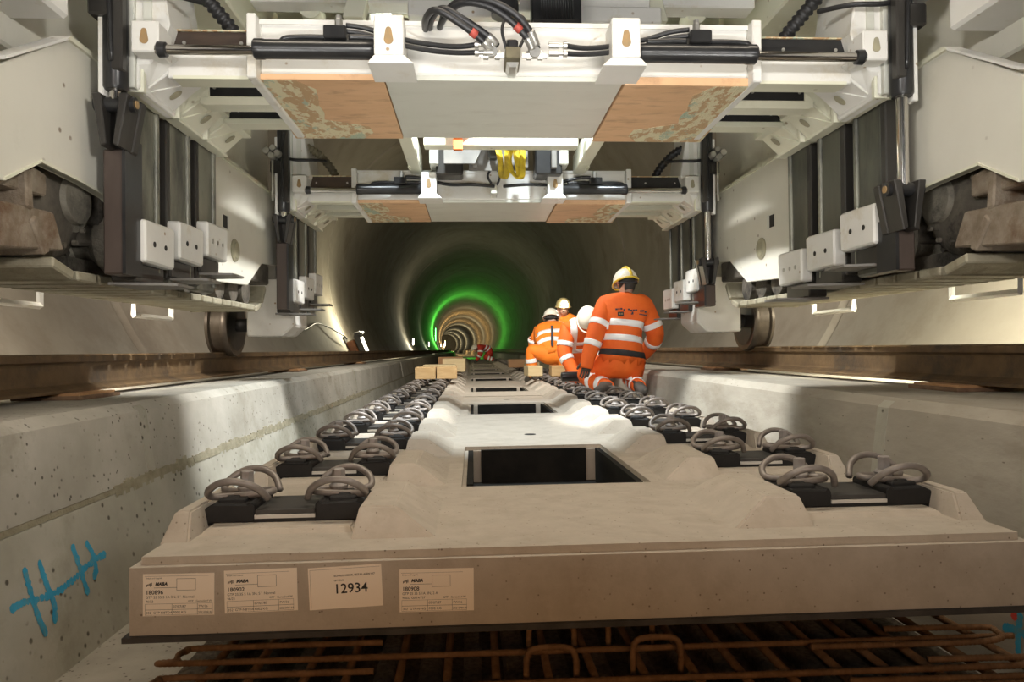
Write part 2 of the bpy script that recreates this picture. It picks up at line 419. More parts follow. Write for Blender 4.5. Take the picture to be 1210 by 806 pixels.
shim(XRR-.02, 3.05, .30, .34, 'brown packing plate under the right rail, nearest the camera')
shim(XRR-.02, 6.1, .30, .34, 'brown packing plate under the right rail beyond the wheel')
shim(XRR-.02, 10.1, .30, .34, 'brown packing plate under the right rail, farthest of the row')

# ------------------------------------------------------------------ track slabs
HW, SL, TH, G = 1.02, 5.18, .165, .755
HOLES = [(.76, 1.68), (3.36, 4.34)]; HX = .295
def slab_mesh():
    bm = bmesh.new(); xs = [-HW, -HX, HX, HW]; ys = [0, HOLES[0][0], HOLES[0][1], HOLES[1][0], HOLES[1][1], SL]
    vt = {}; vb = {}
    for i, x in enumerate(xs):
        for j, y in enumerate(ys):
            vt[i, j] = bm.verts.new((x, y, 0)); vb[i, j] = bm.verts.new((x, y, -TH))
    for i in range(3):
        for j in range(5):
            if i == 1 and j in (1, 3):
                q = [(i, j), (i+1, j), (i+1, j+1), (i, j+1)]
                for a in range(4):
                    b = (a+1) % 4; bm.faces.new([vt[q[a]], vt[q[b]], vb[q[b]], vb[q[a]]])
                continue
            bm.faces.new([vt[i, j], vt[i+1, j], vt[i+1, j+1], vt[i, j+1]])
            bm.faces.new([vb[i, j], vb[i, j+1], vb[i+1, j+1], vb[i+1, j]])
    for i in range(3):
        for j in (0, 5): bm.faces.new([vt[i, j], vt[i+1, j], vb[i+1, j], vb[i, j]])
    for j in range(5):
        for i in (0, 3): bm.faces.new([vt[i, j], vt[i, j+1], vb[i, j+1], vb[i, j]])
    bmesh.ops.recalc_face_normals(bm, faces=bm.faces)
    es = []
    for e in bm.edges:
        a, b = e.verts
        if a.co.z == 0 and b.co.z == 0 and e.calc_face_angle(0) > 1: es.append(e)
        elif abs(a.co.x) == HW and a.co.x == b.co.x and a.co.y == b.co.y: es.append(e)
    bmesh.ops.bevel(bm, geom=es, offset=.018, segments=2, affect='EDGES')
    def hull(lo, hi, bev=.005):
        b2 = bmesh.new(); v = [b2.verts.new(p) for p in lo+hi]
        b2.faces.new(v[:4]); b2.faces.new(v[4:])
        for k in range(4): b2.faces.new([v[k], v[(k+1) % 4], v[4+(k+1) % 4], v[4+k]])
        bmesh.ops.recalc_face_normals(b2, faces=b2.faces)
        bmesh.ops.bevel(b2, geom=[e for e in b2.edges if max(p.co.z for p in e.verts) > .005], offset=bev, segments=2, affect='EDGES')
        t = bpy.data.meshes.new('t'); b2.to_mesh(t); b2.free(); bm.from_mesh(t); bpy.data.meshes.remove(t)
    for row in range(8):
        y = .35+.65*row
        for s in (-1, 1):
            c = s*G
            X = lambda o: c - s*o  # o>0 towards slab centre
            def fr(o0, o1, ya, yb, p0, p1, pa, pb, h):
                hull([(X(o0), y+ya, -.004), (X(o1), y+ya, -.004), (X(o1), y+yb, -.004), (X(o0), y+yb, -.004)],
                     [(X(p0), y+pa, h), (X(p1), y+pa, h), (X(p1), y+pb, h), (X(p0), y+pb, h)])
            fr(.190, .395, -.235, .215, .203, .29, -.175, .155, .066)
            fr(-.190, -.258, -.22, .22, -.203, -.240, -.17, .16, .064)
            fr(-.188, .188, -.165, .165, -.18, .18, -.145, .145, .013)
    me = bpy.data.meshes.new('slab_body'); bm.to_mesh(me); bm.free(); me.materials.append(MATS['slab'])
    me.polygons.foreach_set('use_smooth', [False]*len(me.polygons))
    return me
SLABM = slab_mesh()
matM = MB().box(-HW-.012, HW+.012, -.012, SL+.01, -TH-.012, -TH).mesh('rubber_mat', 'rubber_mat')
def liner_mesh(y0, y1):
    mb = MB(); t = .02
    # black panels on the four sides of the pocket, corner strips of bare concrete stay visible between them
    mb.box(-HX+.055, HX-.055, y1-t, y1+.002, -TH, -.012)
    mb.box(-HX-.002, -HX+t, y0+.05, y1-.06, -TH, -.006); mb.box(HX-t, HX+.002, y0+.03, y1-.06, -TH, -.006)
    mb.box(-HX+.055, HX-.055, y0-.002, y0+t, -TH, -.012)
    mb.box(-HX, HX, y0, y1, -TH-.008, -TH+.004)  # black bottom sheet: darkness of the void below put into its colour
    return mb.mesh('pocket_liner_and_void', 'liner')
LINM = [liner_mesh(*h) for h in HOLES]
guideM = MB().prism([(0, .013), (0, .056), (-.012, .066), (-.018, .058), (-.105, .061), (-.126, .050), (-.134, .0), (-.122, -.004), (-.110, .013)], 'y', -.088, .088).mesh('guide_plate', 'guide_plastic', bevel=.003)
bossM = MB().box(-.10, -.03, -.062, -.03, .055, .07).box(-.10, -.03, .03, .062, .055, .07).box(-.085, -.05, -.05, .05, .055, .074).mesh('guide_rib', 'guide_plastic', bevel=.004)
half = [(.024, 0, .076), (.012, -.020, .075), (-.03, -.026, .072), (-.085, -.028, .070), (-.122, -.050, .074), (-.116, -.082, .096), (-.078, -.100, .118), (-.032, -.100, .118), (.006, -.084, .098), (.026, -.055, .066)]
cl = half[::-1] + [(x, -y, z) for x, y, z in half[1:]]
clampM = MB().tube(spline(cl, 5), .0094, 8).mesh('tension_clamp', 'clamp_steel', smooth='all')
bm_ = MB(); bm_.lathe([(.079, .022), (.088, .026), (.095, .019)], (-.045, 0, 0), 'z', 16); bm_.lathe([(.093, .0185), (.130, .0172), (.132, .014)], (-.045, 0, 0), 'z', 6)
boltM = bm_.mesh('anchor_bolt', 'bolt_steel')
padM = MB().box(-.076, .076, -.086, .086, .032, .045).mesh('rail_pad', 'pad', bevel=.002)
pad2M = MB().box(-.076, .076, -.090, .090, .0225, .032).mesh('steel_shim', 'pad_light')
pad3M = MB().box(-.078, .078, -.088, .088, .012, .0225).mesh('base_pad', 'guide_plastic')
XS0, YS0, ZS0 = .268, 1.6, -.445
jackM = MB().cyl((0, 0, -TH-.013), (0, 0, ZF-ZS0), .022, 12).mesh('jack_screw', 'zinc')
slab_labels = ['concrete track slab at the front with paper labels on its end', 'second concrete track slab from the camera, beside the kneeling worker',
               'third concrete track slab from the camera, between the timber blocks', 'fourth concrete track slab from the camera, in front of the far worker',
               'fifth concrete track slab from the camera, in the dark', 'farthest visible concrete track slab in the tunnel']
slabs = []
for n in range(6):
    y0 = YS0 + n*(SL+.04); root = empty('track_slab', (XS0+bend(y0+SL/2), y0, ZS0)); slabs.append(root)
    root.rotation_euler = (0, -.003, math.atan((bend(y0)-bend(y0+SL))/SL))
    tag(root, slab_labels[n], 'track slab', 'precast track slabs laid in a row')
    link('slab_body', SLABM, root); link('rubber_mat', matM, root)
    for h in LINM: link('pocket_liner_and_void', h, root)
    for jx in (-.9, .9):
        for jy in (1.9, SL-.6): link('jack_screw', jackM, root, (jx, jy, 0))
    if n > 3: continue
    for row in range(8):
        y = .35+.65*row
        for s in (-1, 1):
            p = link('rail_pad', padM, root, (s*G, y, 0)); link('steel_shim', pad2M, p); link('base_pad', pad3M, p)
            for t in (-1, 1):
                g = link('guide_plate', guideM, root, (s*G+t*.076, y, 0)); g.rotation_euler = (0, 0, math.pi if t > 0 else 0)
                link('guide_rib', bossM, g); c_ = link('tension_clamp', clampM, g); link('anchor_bolt', boltM, g)
                c_.rotation_euler = (0, 0, 0)
# lifting hole of the front slab
MB().lathe([(0, .03), (.0015, .03)], (.02, 2.12, .0005), 'z', 16).build('lifting_socket', 'hole_dark', slabs[0])
MB().lathe([(0, .03), (.0015, .03)], (.02, 4.75, .0005), 'z', 16).build('lifting_socket', 'hole_dark', slabs[0])
# paper labels on the end face (local: x from slab centre, z from slab top)
def paper(cx, cz, wd, ht, rot, build, lab):
    o = empty('paper_label'); o.parent = slabs[0]; o.location = (cx-XS0, -.0006, cz-ZS0); o.rotation_euler = (0, rot, 0)
    sheet = MB().box(-wd/2, wd/2, -.0006, 0, -ht/2, ht/2).build('paper_label_sheet', 'paper')
    o2 = sheet; o2.parent = slabs[0]; o2.location = o.location; o2.rotation_euler = o.rotation_euler
    bpy.data.objects.remove(o); o2.name = 'paper_label'; o2['label'] = lab
    def tx(s, x, z, size, **k):
        t = link('printed_text', text_mesh(s, size, **k), o2); t.location = (x-wd/2, -.0009, z-ht/2); t.rotation_euler = (R(90), 0, 0)
    mb = MB()
    def ln(x0, z0, x1, z1, w_=.0006):
        mb.box(min(x0, x1)-wd/2-w_/2, max(x0, x1)-wd/2+w_/2, -.0010, -.0007, min(z0, z1)-ht/2-w_/2, max(z0, z1)-ht/2+w_/2)
    build(tx, ln); mb.build('printed_lines', 'ink', o2)
def std(num, l2, l3, bot):
    def b(tx, ln):
        ln(.004, .086, .140, .086, .0004); ln(.005, .002, .148, .002, .0004); ln(.005, .0135, .148, .0135); ln(.005, .026, .148, .026, .0004)
        ln(.005, .002, .005, .026, .0004); ln(.062, .002, .062, .026); ln(.116, .002, .116, .026); ln(.148, .002, .148, .026, .0004)
        ln(.072, .055, .072, .080); ln(.072, .080, .112, .080); ln(.072, .055, .112, .055); ln(.112, .055, .112, .080); ln(.024, .061, .072, .061)
        tx('MABA', .026, .066, .0095, shear=.25, bold=.0005)
        for k in range(5): ln(.008+.0025*k, .064+.0015*(k % 3), .009+.0025*k, .068+.001*k)
        tx(num, .006, .047, .0125, bold=.0002); tx(l2, .006, .038, .0078); tx(l3, .006, .029, .0072)
        tx('GTP   Gerasdorf W', .096, .029, .0062); tx('07/07/87', .064, .017, .0078); tx('7W/36', .118, .017, .0072)
        tx(bot, .007, .0045, .0074); tx('F002 KG', .064, .0045, .0078); tx('2021098168', .1175, .0045, .0062)
        tx('Einbau und Logistik', .006, .0805, .0045)
    return b
paper(-.647, -.523, .152, .091, .010, std('180896', "GTP 2S 35 S 1A 3N, S '  Normal", '96/22', '352  GTP-N8TDA'), 'cream paper label numbered 180896 at the left corner')
paper(-.471, -.520, .157, .093, -.014, std('180902', "GTP 2S 35 S 1A 3N, S '  Normal", '96/22', '352  GTP-N8TDA'), 'cream paper label numbered 180902, second from the left corner')
def big(tx, ln):
    ln(.004, .087, .156, .087, .0004); ln(.004, .004, .004, .087, .0004)
    tx('12934', .054, .033, .030, bold=.0003); tx('SCHALUNGSNR. SEIZ-PL-ASEN W7', .056, .070, .0058, bold=.0001); tx('LETTZUG', .056, .060, .0048, bold=.0001)
paper(-.288, -.518, .160, .092, -.036, big, 'tilted cream paper label with the large number 12934')
paper(-.088, -.531, .164, .094, .006, std('180908', 'GTP 2S 35 S 1A 3N, 2 A', '96022 G08.4/737', '352  GTP-N-NG'), 'cream paper label numbered 180908, rightmost of the four')

# ------------------------------------------------------------------ reinforcement under the front slab
pit = MB().box(-.86, 1.40, .6, 9, ZF, ZF+.03).build('pit_bed', 'pit', fl)
rm = empty('rebar_mat', (.2, 1.6, ZF+.03)); tag(rm, 'rusty reinforcement mat of crossing bars under the front slab', 'rebar')
def bar(pts, r=.008, n=8):
    P, rs = corr([Vector(p)-Vector(rm.location) for p in pts], r, .012, .07); MB().tube(P, rs, n).build('reinforcing_bar', 'rebar', rm, smooth='all')
ZR = -.775
for k in range(18):
    xx = -.72+.118*k
    pts = [(xx-.028+random.uniform(-.008, .008), 1.3), (xx+.028+random.uniform(-.008, .008), 1.3), (xx+.03, 2.9), (xx-.03, 2.9)]
    MB().prism(pts, 'z', ZF+.03, ZF+.075).build('bedding_strip', 'rough_concrete', fl, bevel=.008)
x = -.66
while x < 1.36:
    MB().cyl(Vector((x+random.uniform(-.01, .01), 1.2, ZR-.018))-rm.location, Vector((x+random.uniform(-.02, .02), 2.75, ZR-.018))-rm.location, .0105, 8).build('reinforcing_bar', 'rebar', rm, smooth='all')
    x += .118
def hair(ya, yb, z, x0=-.76, x1=1.42):
    bar([(x1, ya, z), (.3, ya, z), (x0+.05, ya, z), (x0+.01, ya+.015, z), (x0, (ya+yb)/2, z+.004), (x0+.01, yb-.015, z), (x0+.05, yb, z), (-.25, yb, z)])
hair(1.665, 1.755, ZR); hair(1.835, 1.925, ZR); hair(2.02, 2.12, ZR)
for ya in (1.50, 1.58): bar([(-.8, ya, ZR), (.3, ya, ZR), (1.4, ya, ZR)])
for ya, yb in ((1.60, 1.70), (1.79, 1.89)):
    bar([(.85, ya, ZR+.008), (1.25, ya, ZR+.006), (1.36, ya+.012, ZR+.008), (1.38, (ya+yb)/2, ZR+.01), (1.36, yb-.012, ZR+.008), (1.1, yb, ZR+.006)])
for xx, yy in ((.18, 1.74), (.45, 1.78), (.20, 1.92), (.42, 1.95)):
    bar([(xx-.06, yy, ZR-.05), (xx-.06, yy, ZR+.02), (xx-.045, yy, ZR+.045), (xx, yy, ZR+.05), (xx+.045, yy, ZR+.045), (xx+.06, yy, ZR+.02), (xx+.06, yy, ZR-.05)])
for k in range(7):  # supports under the mat
    xx = -.6+.3*k
    MB().box(xx-.02-rm.location.x, xx+.02-rm.location.x, .95, 1.0, 0, ZR-.0265-(ZF+.03)).build('spacer_block', 'floor_concrete', rm)

# ------------------------------------------------------------------ timber blocks on the slabs
def block(x, y, z, wx, ly, h, rz, m, label, group):
    o = empty('timber_block', (x+bend(y), y, z)); tag(o, label, 'timber', group)
    o.rotation_euler = (0, 0, rz)
    MB().box(-wx/2, wx/2, -ly/2, ly/2, 0, h).build('timber', m, o, bevel=.004)
    MB().box(-wx/2-.0, wx/2, -ly/2-.002, -ly/2+.001, .004, h-.004).build('end_grain', m, o)
gl = 'timber blocks on the left seats'; gr = 'timber blocks on the right seats'
ZP = ZS0+.128
block(-.53, 8.05, ZP, .22, .45, .13, .0, 'wood', 'tan timber block on the left seats, nearest the camera and leftmost', gl)
block(-.30, 8.08, ZP, .22, .45, .13, .02, 'wood', 'tan timber block on the left seats, nearest the camera beside the slab shoulder', gl)
block(-.45, 9.5, ZP, .42, .55, .125, .03, 'wood_pale', 'pale yellow timber block on the left seats behind the nearest pair', gl)
block(-.28, 10.6, ZP, .32, .6, .19, -.02, 'wood_pale', 'tall pale timber block on the left seats, largest of the stack', gl)
block(-.38, 12.0, ZP, .4, .5, .2, 0, 'wood_red', 'reddish timber block on the left seats, farthest back', gl)
block(1.02, 8.35, ZP, .25, .3, .12, .0, 'wood', 'tan timber block on the right seats in front of the crouching worker', gr)
block(.70, 8.45, ZP, .17, .3, .12, .1, 'wood_pale', 'short pale timber block on the right seats by the crouching worker\'s boot', gr)
block(.86, 10.6, ZP, .2, .35, .12, .0, 'wood', 'tan timber block on the right seats behind the crouching worker', gr)
block(.86, 12.6, ZP, .5, .5, .14, .0, 'wood_red', 'reddish timber block on the right seats, farthest back', gr)

# ------------------------------------------------------------------ the slab laying machine
XM = .18
mach = empty('slab_laying_machine', (XM, 2.7, 0))
tag(mach, 'huge white slab laying machine on crawlers with two hydraulic lifting frames', 'machine')
OFF = Vector(mach.location)
class MM(MB):
    # machine mesh: coordinates (u outward from the machine centre, y, z) mirrored by side s
    def __init__(q, s=1): super().__init__(); q.s = s
    def out(q, name, m, parent=None, **k):
        q.v = [(q.s*a, b-OFF.y, c-OFF.z) for a, b, c in q.v]
        o = q.build(name, m, None, **k); o.parent = parent or mach; return o
W, CR = 'white_paint', 'cream_paint'

def keyhole(s, u, y, z, parent, m='hole_rust', k=1.0):
    prof = [(u+.011*k*math.cos(a), z-.010*k+.011*k*math.sin(a)) for a in [math.pi+math.pi*i/8 for i in range(9)]]
    prof += [(u+.007*k*math.cos(a), z+.013*k+.007*k*math.sin(a)) for a in [math.pi*i/6 for i in range(7)]]
    MM(s).prism(prof, 'y', y-.002, y+.004).out('keyhole', m, parent)

def lifting_frame(dy, first):
    Y = lambda y: y+dy
    # central box of the cross beam
    b = MM().box(-.965, .89, Y(2.70), Y(3.43), 1.04, 1.236).out('cross_beam', W, bevel=.006)
    MM().box(-.965, .89, Y(2.694), Y(2.71), 1.222, 1.240).out('edge_strip', W, b)
    MM().box(-.505, .405, Y(2.705), Y(3.44), 1.020, 1.040).out('soffit_plate', 'grey_plate', bevel=.002)
    for s in (-1, 1):
        a0 = .505 if s < 0 else .405; ub = .965 if s < 0 else .890
        p = MM(s).prism([(a0+.004, Y(2.702)), (ub+.005, Y(2.702)), (ub+.05, Y(3.45)), (a0+.004, Y(3.45))], 'z', 1.018 if s < 0 else 1.008, 1.040).out('plywood_panel', 'plywood', bevel=.002)
        # flaked paint along the outer border of the panel
        rnd = random.Random(int(dy*10)+s); ed = [(.936, Y(2.704))]
        edge = [(.985, Y(3.448)), (.935, Y(2.704))]
        poly = [(ub+.006, Y(2.704)), (ub+.051, Y(3.448))]; inn = []
        for k in range(9):
            t = 1-k/8; inn.append((ub-.12 - rnd.uniform(0, .08) - (.14 if k < 3 else 0), Y(2.71+.735*t)))
        MM(s).prism(poly+inn, 'z', (1.018 if s < 0 else 1.008)-.0015, (1.018 if s < 0 else 1.008)+.002).out('flaked_border', 'flaked_paint', p)
        MM(s).box(ub+.002, ub+.03, Y(2.70), Y(3.44), 1.03, 1.05).out('side_strip', 'flaked_paint', bevel=.002)
        # flange at the end of the box
        f = MM(s).box(ub+.0, ub+.035, Y(2.65), Y(3.40), 1.005, 1.243).out('beam_flange', W, bevel=.004)
        # telescopic cross beams
        for k, (yy, z0, zd) in enumerate(((2.72, 1.027, 1.115), (3.03, 1.036, 1.060), (3.33, 1.050, 1.064))):
            t = MM(s).box(ub-.02, 1.31, Y(yy), Y(yy+.08), z0, zd+.01).out('telescopic_beam', CR if k else W, bevel=.004)
            MM(s).box(ub-.02, 1.30, Y(yy+.006), Y(yy+.075), zd+.01, 1.204).out('slide_bar', 'dark_bar' if (k == 0 and s < 0) else 'black_paint', t, bevel=.003)
            MM(s).box(ub, 1.29, Y(yy-.004), Y(yy+.085), z0-.004, z0+.008).out('lower_flange', CR, t)
            if k == 0: MM(s).box(ub+.036, 1.29, Y(yy), Y(yy+.08), 1.204, 1.209).out('slide_edge', 'flaked_paint', t)
            for ux in (1.04, 1.25): MM(s).lathe([(0, .007), (.006, .006)], (ux, Y(yy), zd+.045), 'y', 8).out('bolt_head', 'zinc', t)
        # horizontal cylinder, rod, brackets
        c = MM(s).lathe([(-.46, .030), (-.455, .034), (-.04, .034), (-.035, .0365), (-.005, .0365), (0, .032)], (ub-.008, Y(2.60), 1.088), 'x', 24).out('spread_cylinder', 'black_paint', smooth=True)
        MM(s).cyl((ub-.015, Y(2.60), 1.082), (1.30, Y(2.60), 1.082), .0175, 20).out('piston_rod', 'chrome', c, smooth=True)
        MM(s).lathe([(0, .018), (.004, .026), (.03, .028), (.036, .020)], (1.26, Y(2.60), 1.082), 'x', 20).out('rod_end', 'black_paint', c, smooth=True)
        MM(s).box(.625, .705, Y(2.565), Y(2.64), 1.118, 1.165).out('port_block', 'black_paint', c, bevel=.004)
        MM(s).tube(spline([(.62, Y(2.60), 1.134), (.58, Y(2.60), 1.135), (.52, Y(2.60), 1.132), (.47, Y(2.60), 1.13)], 4), .012, 8).out('port_pipe', 'black_paint', c, smooth='all')
        MM(s).tube(spline([(.70, Y(2.60), 1.133), (.76, Y(2.60), 1.134), (.84, Y(2.60), 1.13), (.86, Y(2.60), 1.118)], 4), .010, 8).out('port_pipe', 'black_paint', c, smooth='all')
        MM(s).lathe([(0, .014), (.03, .014), (.033, .011), (.045, .011)], (.655, Y(2.595), 1.165), 'z', 6).out('port_fitting', 'zinc', c)
        uk = .47 if s < 0 else .38
        k_ = MM(s).box(uk-.052, uk+.052, Y(2.535), Y(2.71), 1.048, 1.190).out('trunnion_bracket', W, bevel=.004)
        MM(s).hull8([(uk-.052, Y(2.54), 1.05), (uk+.052, Y(2.54), 1.05), (uk+.052, Y(2.70), 1.05), (uk-.052, Y(2.70), 1.05)],
                    [(uk-.09, Y(2.52), 1.012), (uk+.075, Y(2.52), 1.012), (uk+.075, Y(2.71), 1.012), (uk-.09, Y(2.71), 1.012)]).out('bracket_foot', W, k_, bevel=.004)
        MM(s).prism([(uk-.05, 1.188), (uk-.11, 1.15), (uk-.11, 1.14), (uk-.05, 1.14)], 'y', Y(2.66), Y(2.70)).out('bracket_gusset', W, k_)
        keyhole(s, uk, Y(2.534), 1.115, k_, k=1.5)
        # end bracket
        e = MM(s).box(1.285, 1.382, Y(2.585), Y(2.70), 1.068, 1.180).out('end_bracket', W, bevel=.005)
        keyhole(s, 1.335, Y(2.584), 1.125, e, 'hole_rust' if s < 0 else 'hole_paint', 1.35)
        # tall white upright behind the bracket
        up_ = MM(s).prism([(1.29, 1.15), (1.385, 1.15), (1.385, .965), (1.425, .955), (1.425, 1.62), (1.34, 1.62), (1.285, 1.27), (1.275, 1.20)], 'y', Y(2.655), Y(2.98)).out('upright', W, bevel=.006)
        MM(s).box(1.392, 1.428, Y(2.635), Y(2.68), .96, 1.62).out('guide_strip', 'grey_plate', up_, bevel=.003)
        MM(s).box(1.335, 1.365, Y(2.648), Y(2.66), 1.2, 1.5).out('recess_strip', 'grey_plate', up_)
        # three leg heads with sloping gussets
        for k in range(3):
            y0 = Y(2.70+.315*k); zb = .975+.006*k
            if k: MM(s).box(1.27, 1.43, y0+.015, y0+.27, 1.06, 1.235).out('upright', CR, bevel=.004)
            h = MM(s).prism([(1.435, zb), (1.405, zb), (1.265, zb+.105), (1.265, zb+.17), (1.435, zb+.17)], 'y', y0+.03, y0+.255).out('leg_head', W if k == 0 else CR, bevel=.004)
            # pyramid facet on the front of the head
            A = [(1.42, y0+.03, zb+.01), (1.385, y0+.03, zb+.02), (1.262, y0+.03, zb+.12), (1.42, y0+.03, zb+.165)]
            B = [(1.41, y0-.045, zb+.075), (1.345, y0-.045, zb+.08), (1.30, y0-.045, zb+.135), (1.41, y0-.045, zb+.15)]
            MM(s).hull8(A, B).out('gusset', W if k == 0 else CR, h, bevel=.004)
            # triangular side plate running back and down to the next head
            tri = [(1.402, y0+.03, zb), (1.402, y0+.262, zb), (1.250, y0+.235, zb+.125)]
            q = MM(s); dn = Vector((-.62, 0, -.78))*.006; q.add([*tri, *[tuple(Vector(p)+dn) for p in tri]], [(0, 1, 2), (3, 4, 5), (0, 1, 4, 3), (1, 2, 5, 4), (2, 0, 3, 5)]); q.out('side_gusset', W if k == 0 else CR, h)
            MM(s).box(1.395, 1.45, y0-.02, y0+.30, zb-.014, zb+.002).out('head_plate', CR, h, bevel=.003)
            MM(s).box(1.375, 1.45, y0-.03, y0-.005, zb-.02, zb+.16).out('front_post', CR, h, bevel=.003)
            # oval access hole in the sloping underside
            n = Vector((-.105, 0, -.14)).normalized(); c0 = Vector((1.345, y0+.165, zb+.045)) + n*.0085
            tu = Vector((.14, 0, -.105)).normalized(); tv = Vector((0, 1, 0))
            poly = [c0 + tu*.028*math.cos(a) + tv*.020*math.sin(a) for a in [2*math.pi*i/16 for i in range(16)]]
            q = MM(s); q.add([*poly, *[p+n*.002 for p in poly]], [tuple(range(16)), tuple(range(16, 32))] + [(i, (i+1) % 16, 16+(i+1) % 16, 16+i) for i in range(16)])
            q.out('access_hole', 'hole_paint', h)
            # the leg column
            yl = y0+.04
            leg = MM(s).box(1.455, 1.515, yl+.03, yl+.225, .29, zb-.002).out('leg_column', 'column_steel' if s < 0 else 'column_steel_dark', bevel=.008)
            MM(s).box(1.452, 1.52, yl-.01, yl+.03, .31, zb-.004).out('slide_rail', 'column_dark', leg, bevel=.005)
            MM(s).cyl((1.452, yl+.205, .32), (1.452, yl+.205, zb-.004), .014, 12).out('edge_round', 'column_steel', leg, smooth=True)
            # white bumper pad and claw under it
            zp = (.342, .392, .448)[k] if s < 0 else (.402, .352, .312)[k]
            ht = .165
            pad = MM(s).prism([(yl-.005, zp), (yl+.255, zp-.002), (yl+.262, zp+ht-.012), (yl+.25, zp+ht), (yl-.005, zp+ht-.005)], 'x', 1.40, 1.47).out('bumper_pad', W, bevel=.008)
            for bb in ((.07, .17) if k < 2 else (.06, .12, .19)):
                MM(s).lathe([(-.003, .011), (.0, .011)], (1.401, yl+bb, zp+.075), 'x', 10).out('pad_bolt', 'hole_dark' if k < 2 else 'zinc', pad)
            MM(s).box(1.44, 1.53, yl+.0, yl+.25, zp-.075, zp).out('claw_carrier', 'column_dark', leg, bevel=.006)
            MM(s).prism([(1.31, yl+.06), (1.54, yl+.0), (1.54, yl+.26), (1.31, yl+.22)], 'z', zp-.085, zp-.075).out('claw_plate', 'grey_panel', leg)
        # vertical lift cylinder beside the front leg
        zt = .935
        v = MM(s).lathe([(0, .036), (.01, .042), (.62, .042), (.63, .038)], (1.442, Y(2.605), zt), 'z', 20).out('lift_cylinder', 'black_paint', smooth=True)
        MM(s).box(1.475, 1.495, Y(2.585), Y(2.625), zt-.02, zt+.5).out('cable_guard', W, v, bevel=.003)
        MM(s).box(1.40, 1.44, Y(2.56), Y(2.60), zt+.06, zt+.55).out('pipe_clamp', 'column_dark', v, bevel=.006)
        MM(s).tube(spline([(1.435, Y(2.56), zt+.09), (1.437, Y(2.553), zt+.25), (1.44, Y(2.556), zt+.40), (1.425, Y(2.56), zt+.52)], 4), .008, 6).out('feed_pipe', 'black_paint', v, smooth='all')
        MM(s).box(1.425, 1.52, Y(2.56), Y(2.65), zt+.255, zt+.34).out('valve_block', 'column_dark', v, bevel=.008)
        for (du, dz, rr) in ((1.50, .36, .024), (1.46, .375, .024), (1.53, .39, .026), (1.49, .41, .022)):
            MM(s).lathe([(-.04, rr*.8), (-.03, rr), (.03, rr), (.035, rr*.7)], (du, Y(2.55), zt+dz), 'y', 12).out('hose_coupling', 'zinc', v, smooth=True)
        zr = .79 if (s < 0) else .585
        if s < 0: zr = .885
        MM(s).cyl((1.442, Y(2.605), zr), (1.442, Y(2.605), zt+.01), .021, 16).out('piston_rod', 'chrome', v, smooth=True)
        cv = MM(s).prism([(1.375, zr+.03), (1.51, zr+.03), (1.50, zr-.08), (1.475, zr-.16), (1.41, zr-.16)], 'y', Y(2.655), Y(2.70)).out('clevis', 'column_dark', bevel=.006)
        MM(s).prism([(1.38, zr+.03), (1.41, zr+.03), (1.435, zr-.15), (1.415, zr-.16)], 'y', Y(2.56), Y(2.70)).out('clevis_cheek', 'column_dark', cv, bevel=.004)
        MM(s).prism([(1.475, zr+.03), (1.505, zr+.03), (1.475, zr-.16), (1.455, zr-.15)], 'y', Y(2.56), Y(2.70)).out('clevis_cheek', 'column_dark', cv, bevel=.004)
        MM(s).cyl((1.372, Y(2.605), zr), (1.512, Y(2.605), zr), .026, 16).out('clevis_pin', 'black_paint', cv, smooth=True)
        MM(s).lathe([(-.004, .014), (0, .014)], (1.371, Y(2.605), zr), 'x', 12).out('pin_cap', 'hole_rust', cv)
        q = MM(s).box(1.428, 1.502, Y(2.63), Y(2.735), .285, zr-.15).out('lift_tube', 'column_brown', bevel=.006)
        MM(s).box(1.418, 1.430, Y(2.62), Y(2.75), .285, zr-.10).out('tube_edge', 'black_paint', q)
        # corrugated cable conduit curving over the bracket
        P, rs = corr([(1.36, Y(2.82), 1.60), (1.30, Y(2.85), 1.50), (1.22, Y(2.88), 1.40), (1.14, Y(2.92), 1.30), (1.10, Y(2.94), 1.22)] if first else
                     [(1.42, Y(2.72), 1.36), (1.35, Y(2.74), 1.41), (1.27, Y(2.78), 1.39), (1.18, Y(2.84), 1.30), (1.13, Y(2.90), 1.20)], .027, .026, .16)
        MM(s).tube(P, rs, 12).out('corrugated_conduit', 'hose_rubber' if (first or s > 0) else 'hose_old', smooth='all')
        MM(s).tube(spline([(1.43, Y(2.62), 1.305), (1.36, Y(2.60), 1.285), (1.26, Y(2.62), 1.29), (1.18, Y(2.72), 1.31)], 6), .010, 8).out('hydraulic_hose', 'hose_rubber', smooth='all')
        if not first:
            MM(s).cyl((1.50, Y(2.55), 1.0), (1.50, Y(2.55), 1.36), .008, 8).out('riser_pipe', 'zinc', smooth='all')
        # hoses from port block to the central fittings
        if first:
            for dz in (0, .022):
                MM(s).tube(spline([(.63, Y(2.60), 1.178-dz), (.56, Y(2.61), 1.172-dz), (.46, Y(2.62), 1.145-dz), (.33, Y(2.60), 1.112-dz), (.23, Y(2.57), 1.092-dz), (.155, Y(2.545), 1.090-dz*1.3)], 6), .0095, 8).out('hydraulic_hose', 'hose_rubber', smooth='all')
                MM(s).lathe([(0, .0115), (.035, .0115), (.037, .008), (.05, .008), (.052, .013), (.066, .013)], (.10, Y(2.545), 1.090-dz*1.3), 'x', 10).out('hose_ferrule', 'zinc', smooth=True)
        else:
            MM(s).tube(spline([(.63, Y(2.60), 1.172), (.55, Y(2.61), 1.17), (.46, Y(2.62), 1.15), (.33, Y(2.60), 1.12), (.18, Y(2.53), 1.105), (.03, Y(2.56), 1.10)], 6), .011, 8).out('hydraulic_hose', 'hose_rubber', smooth='all')
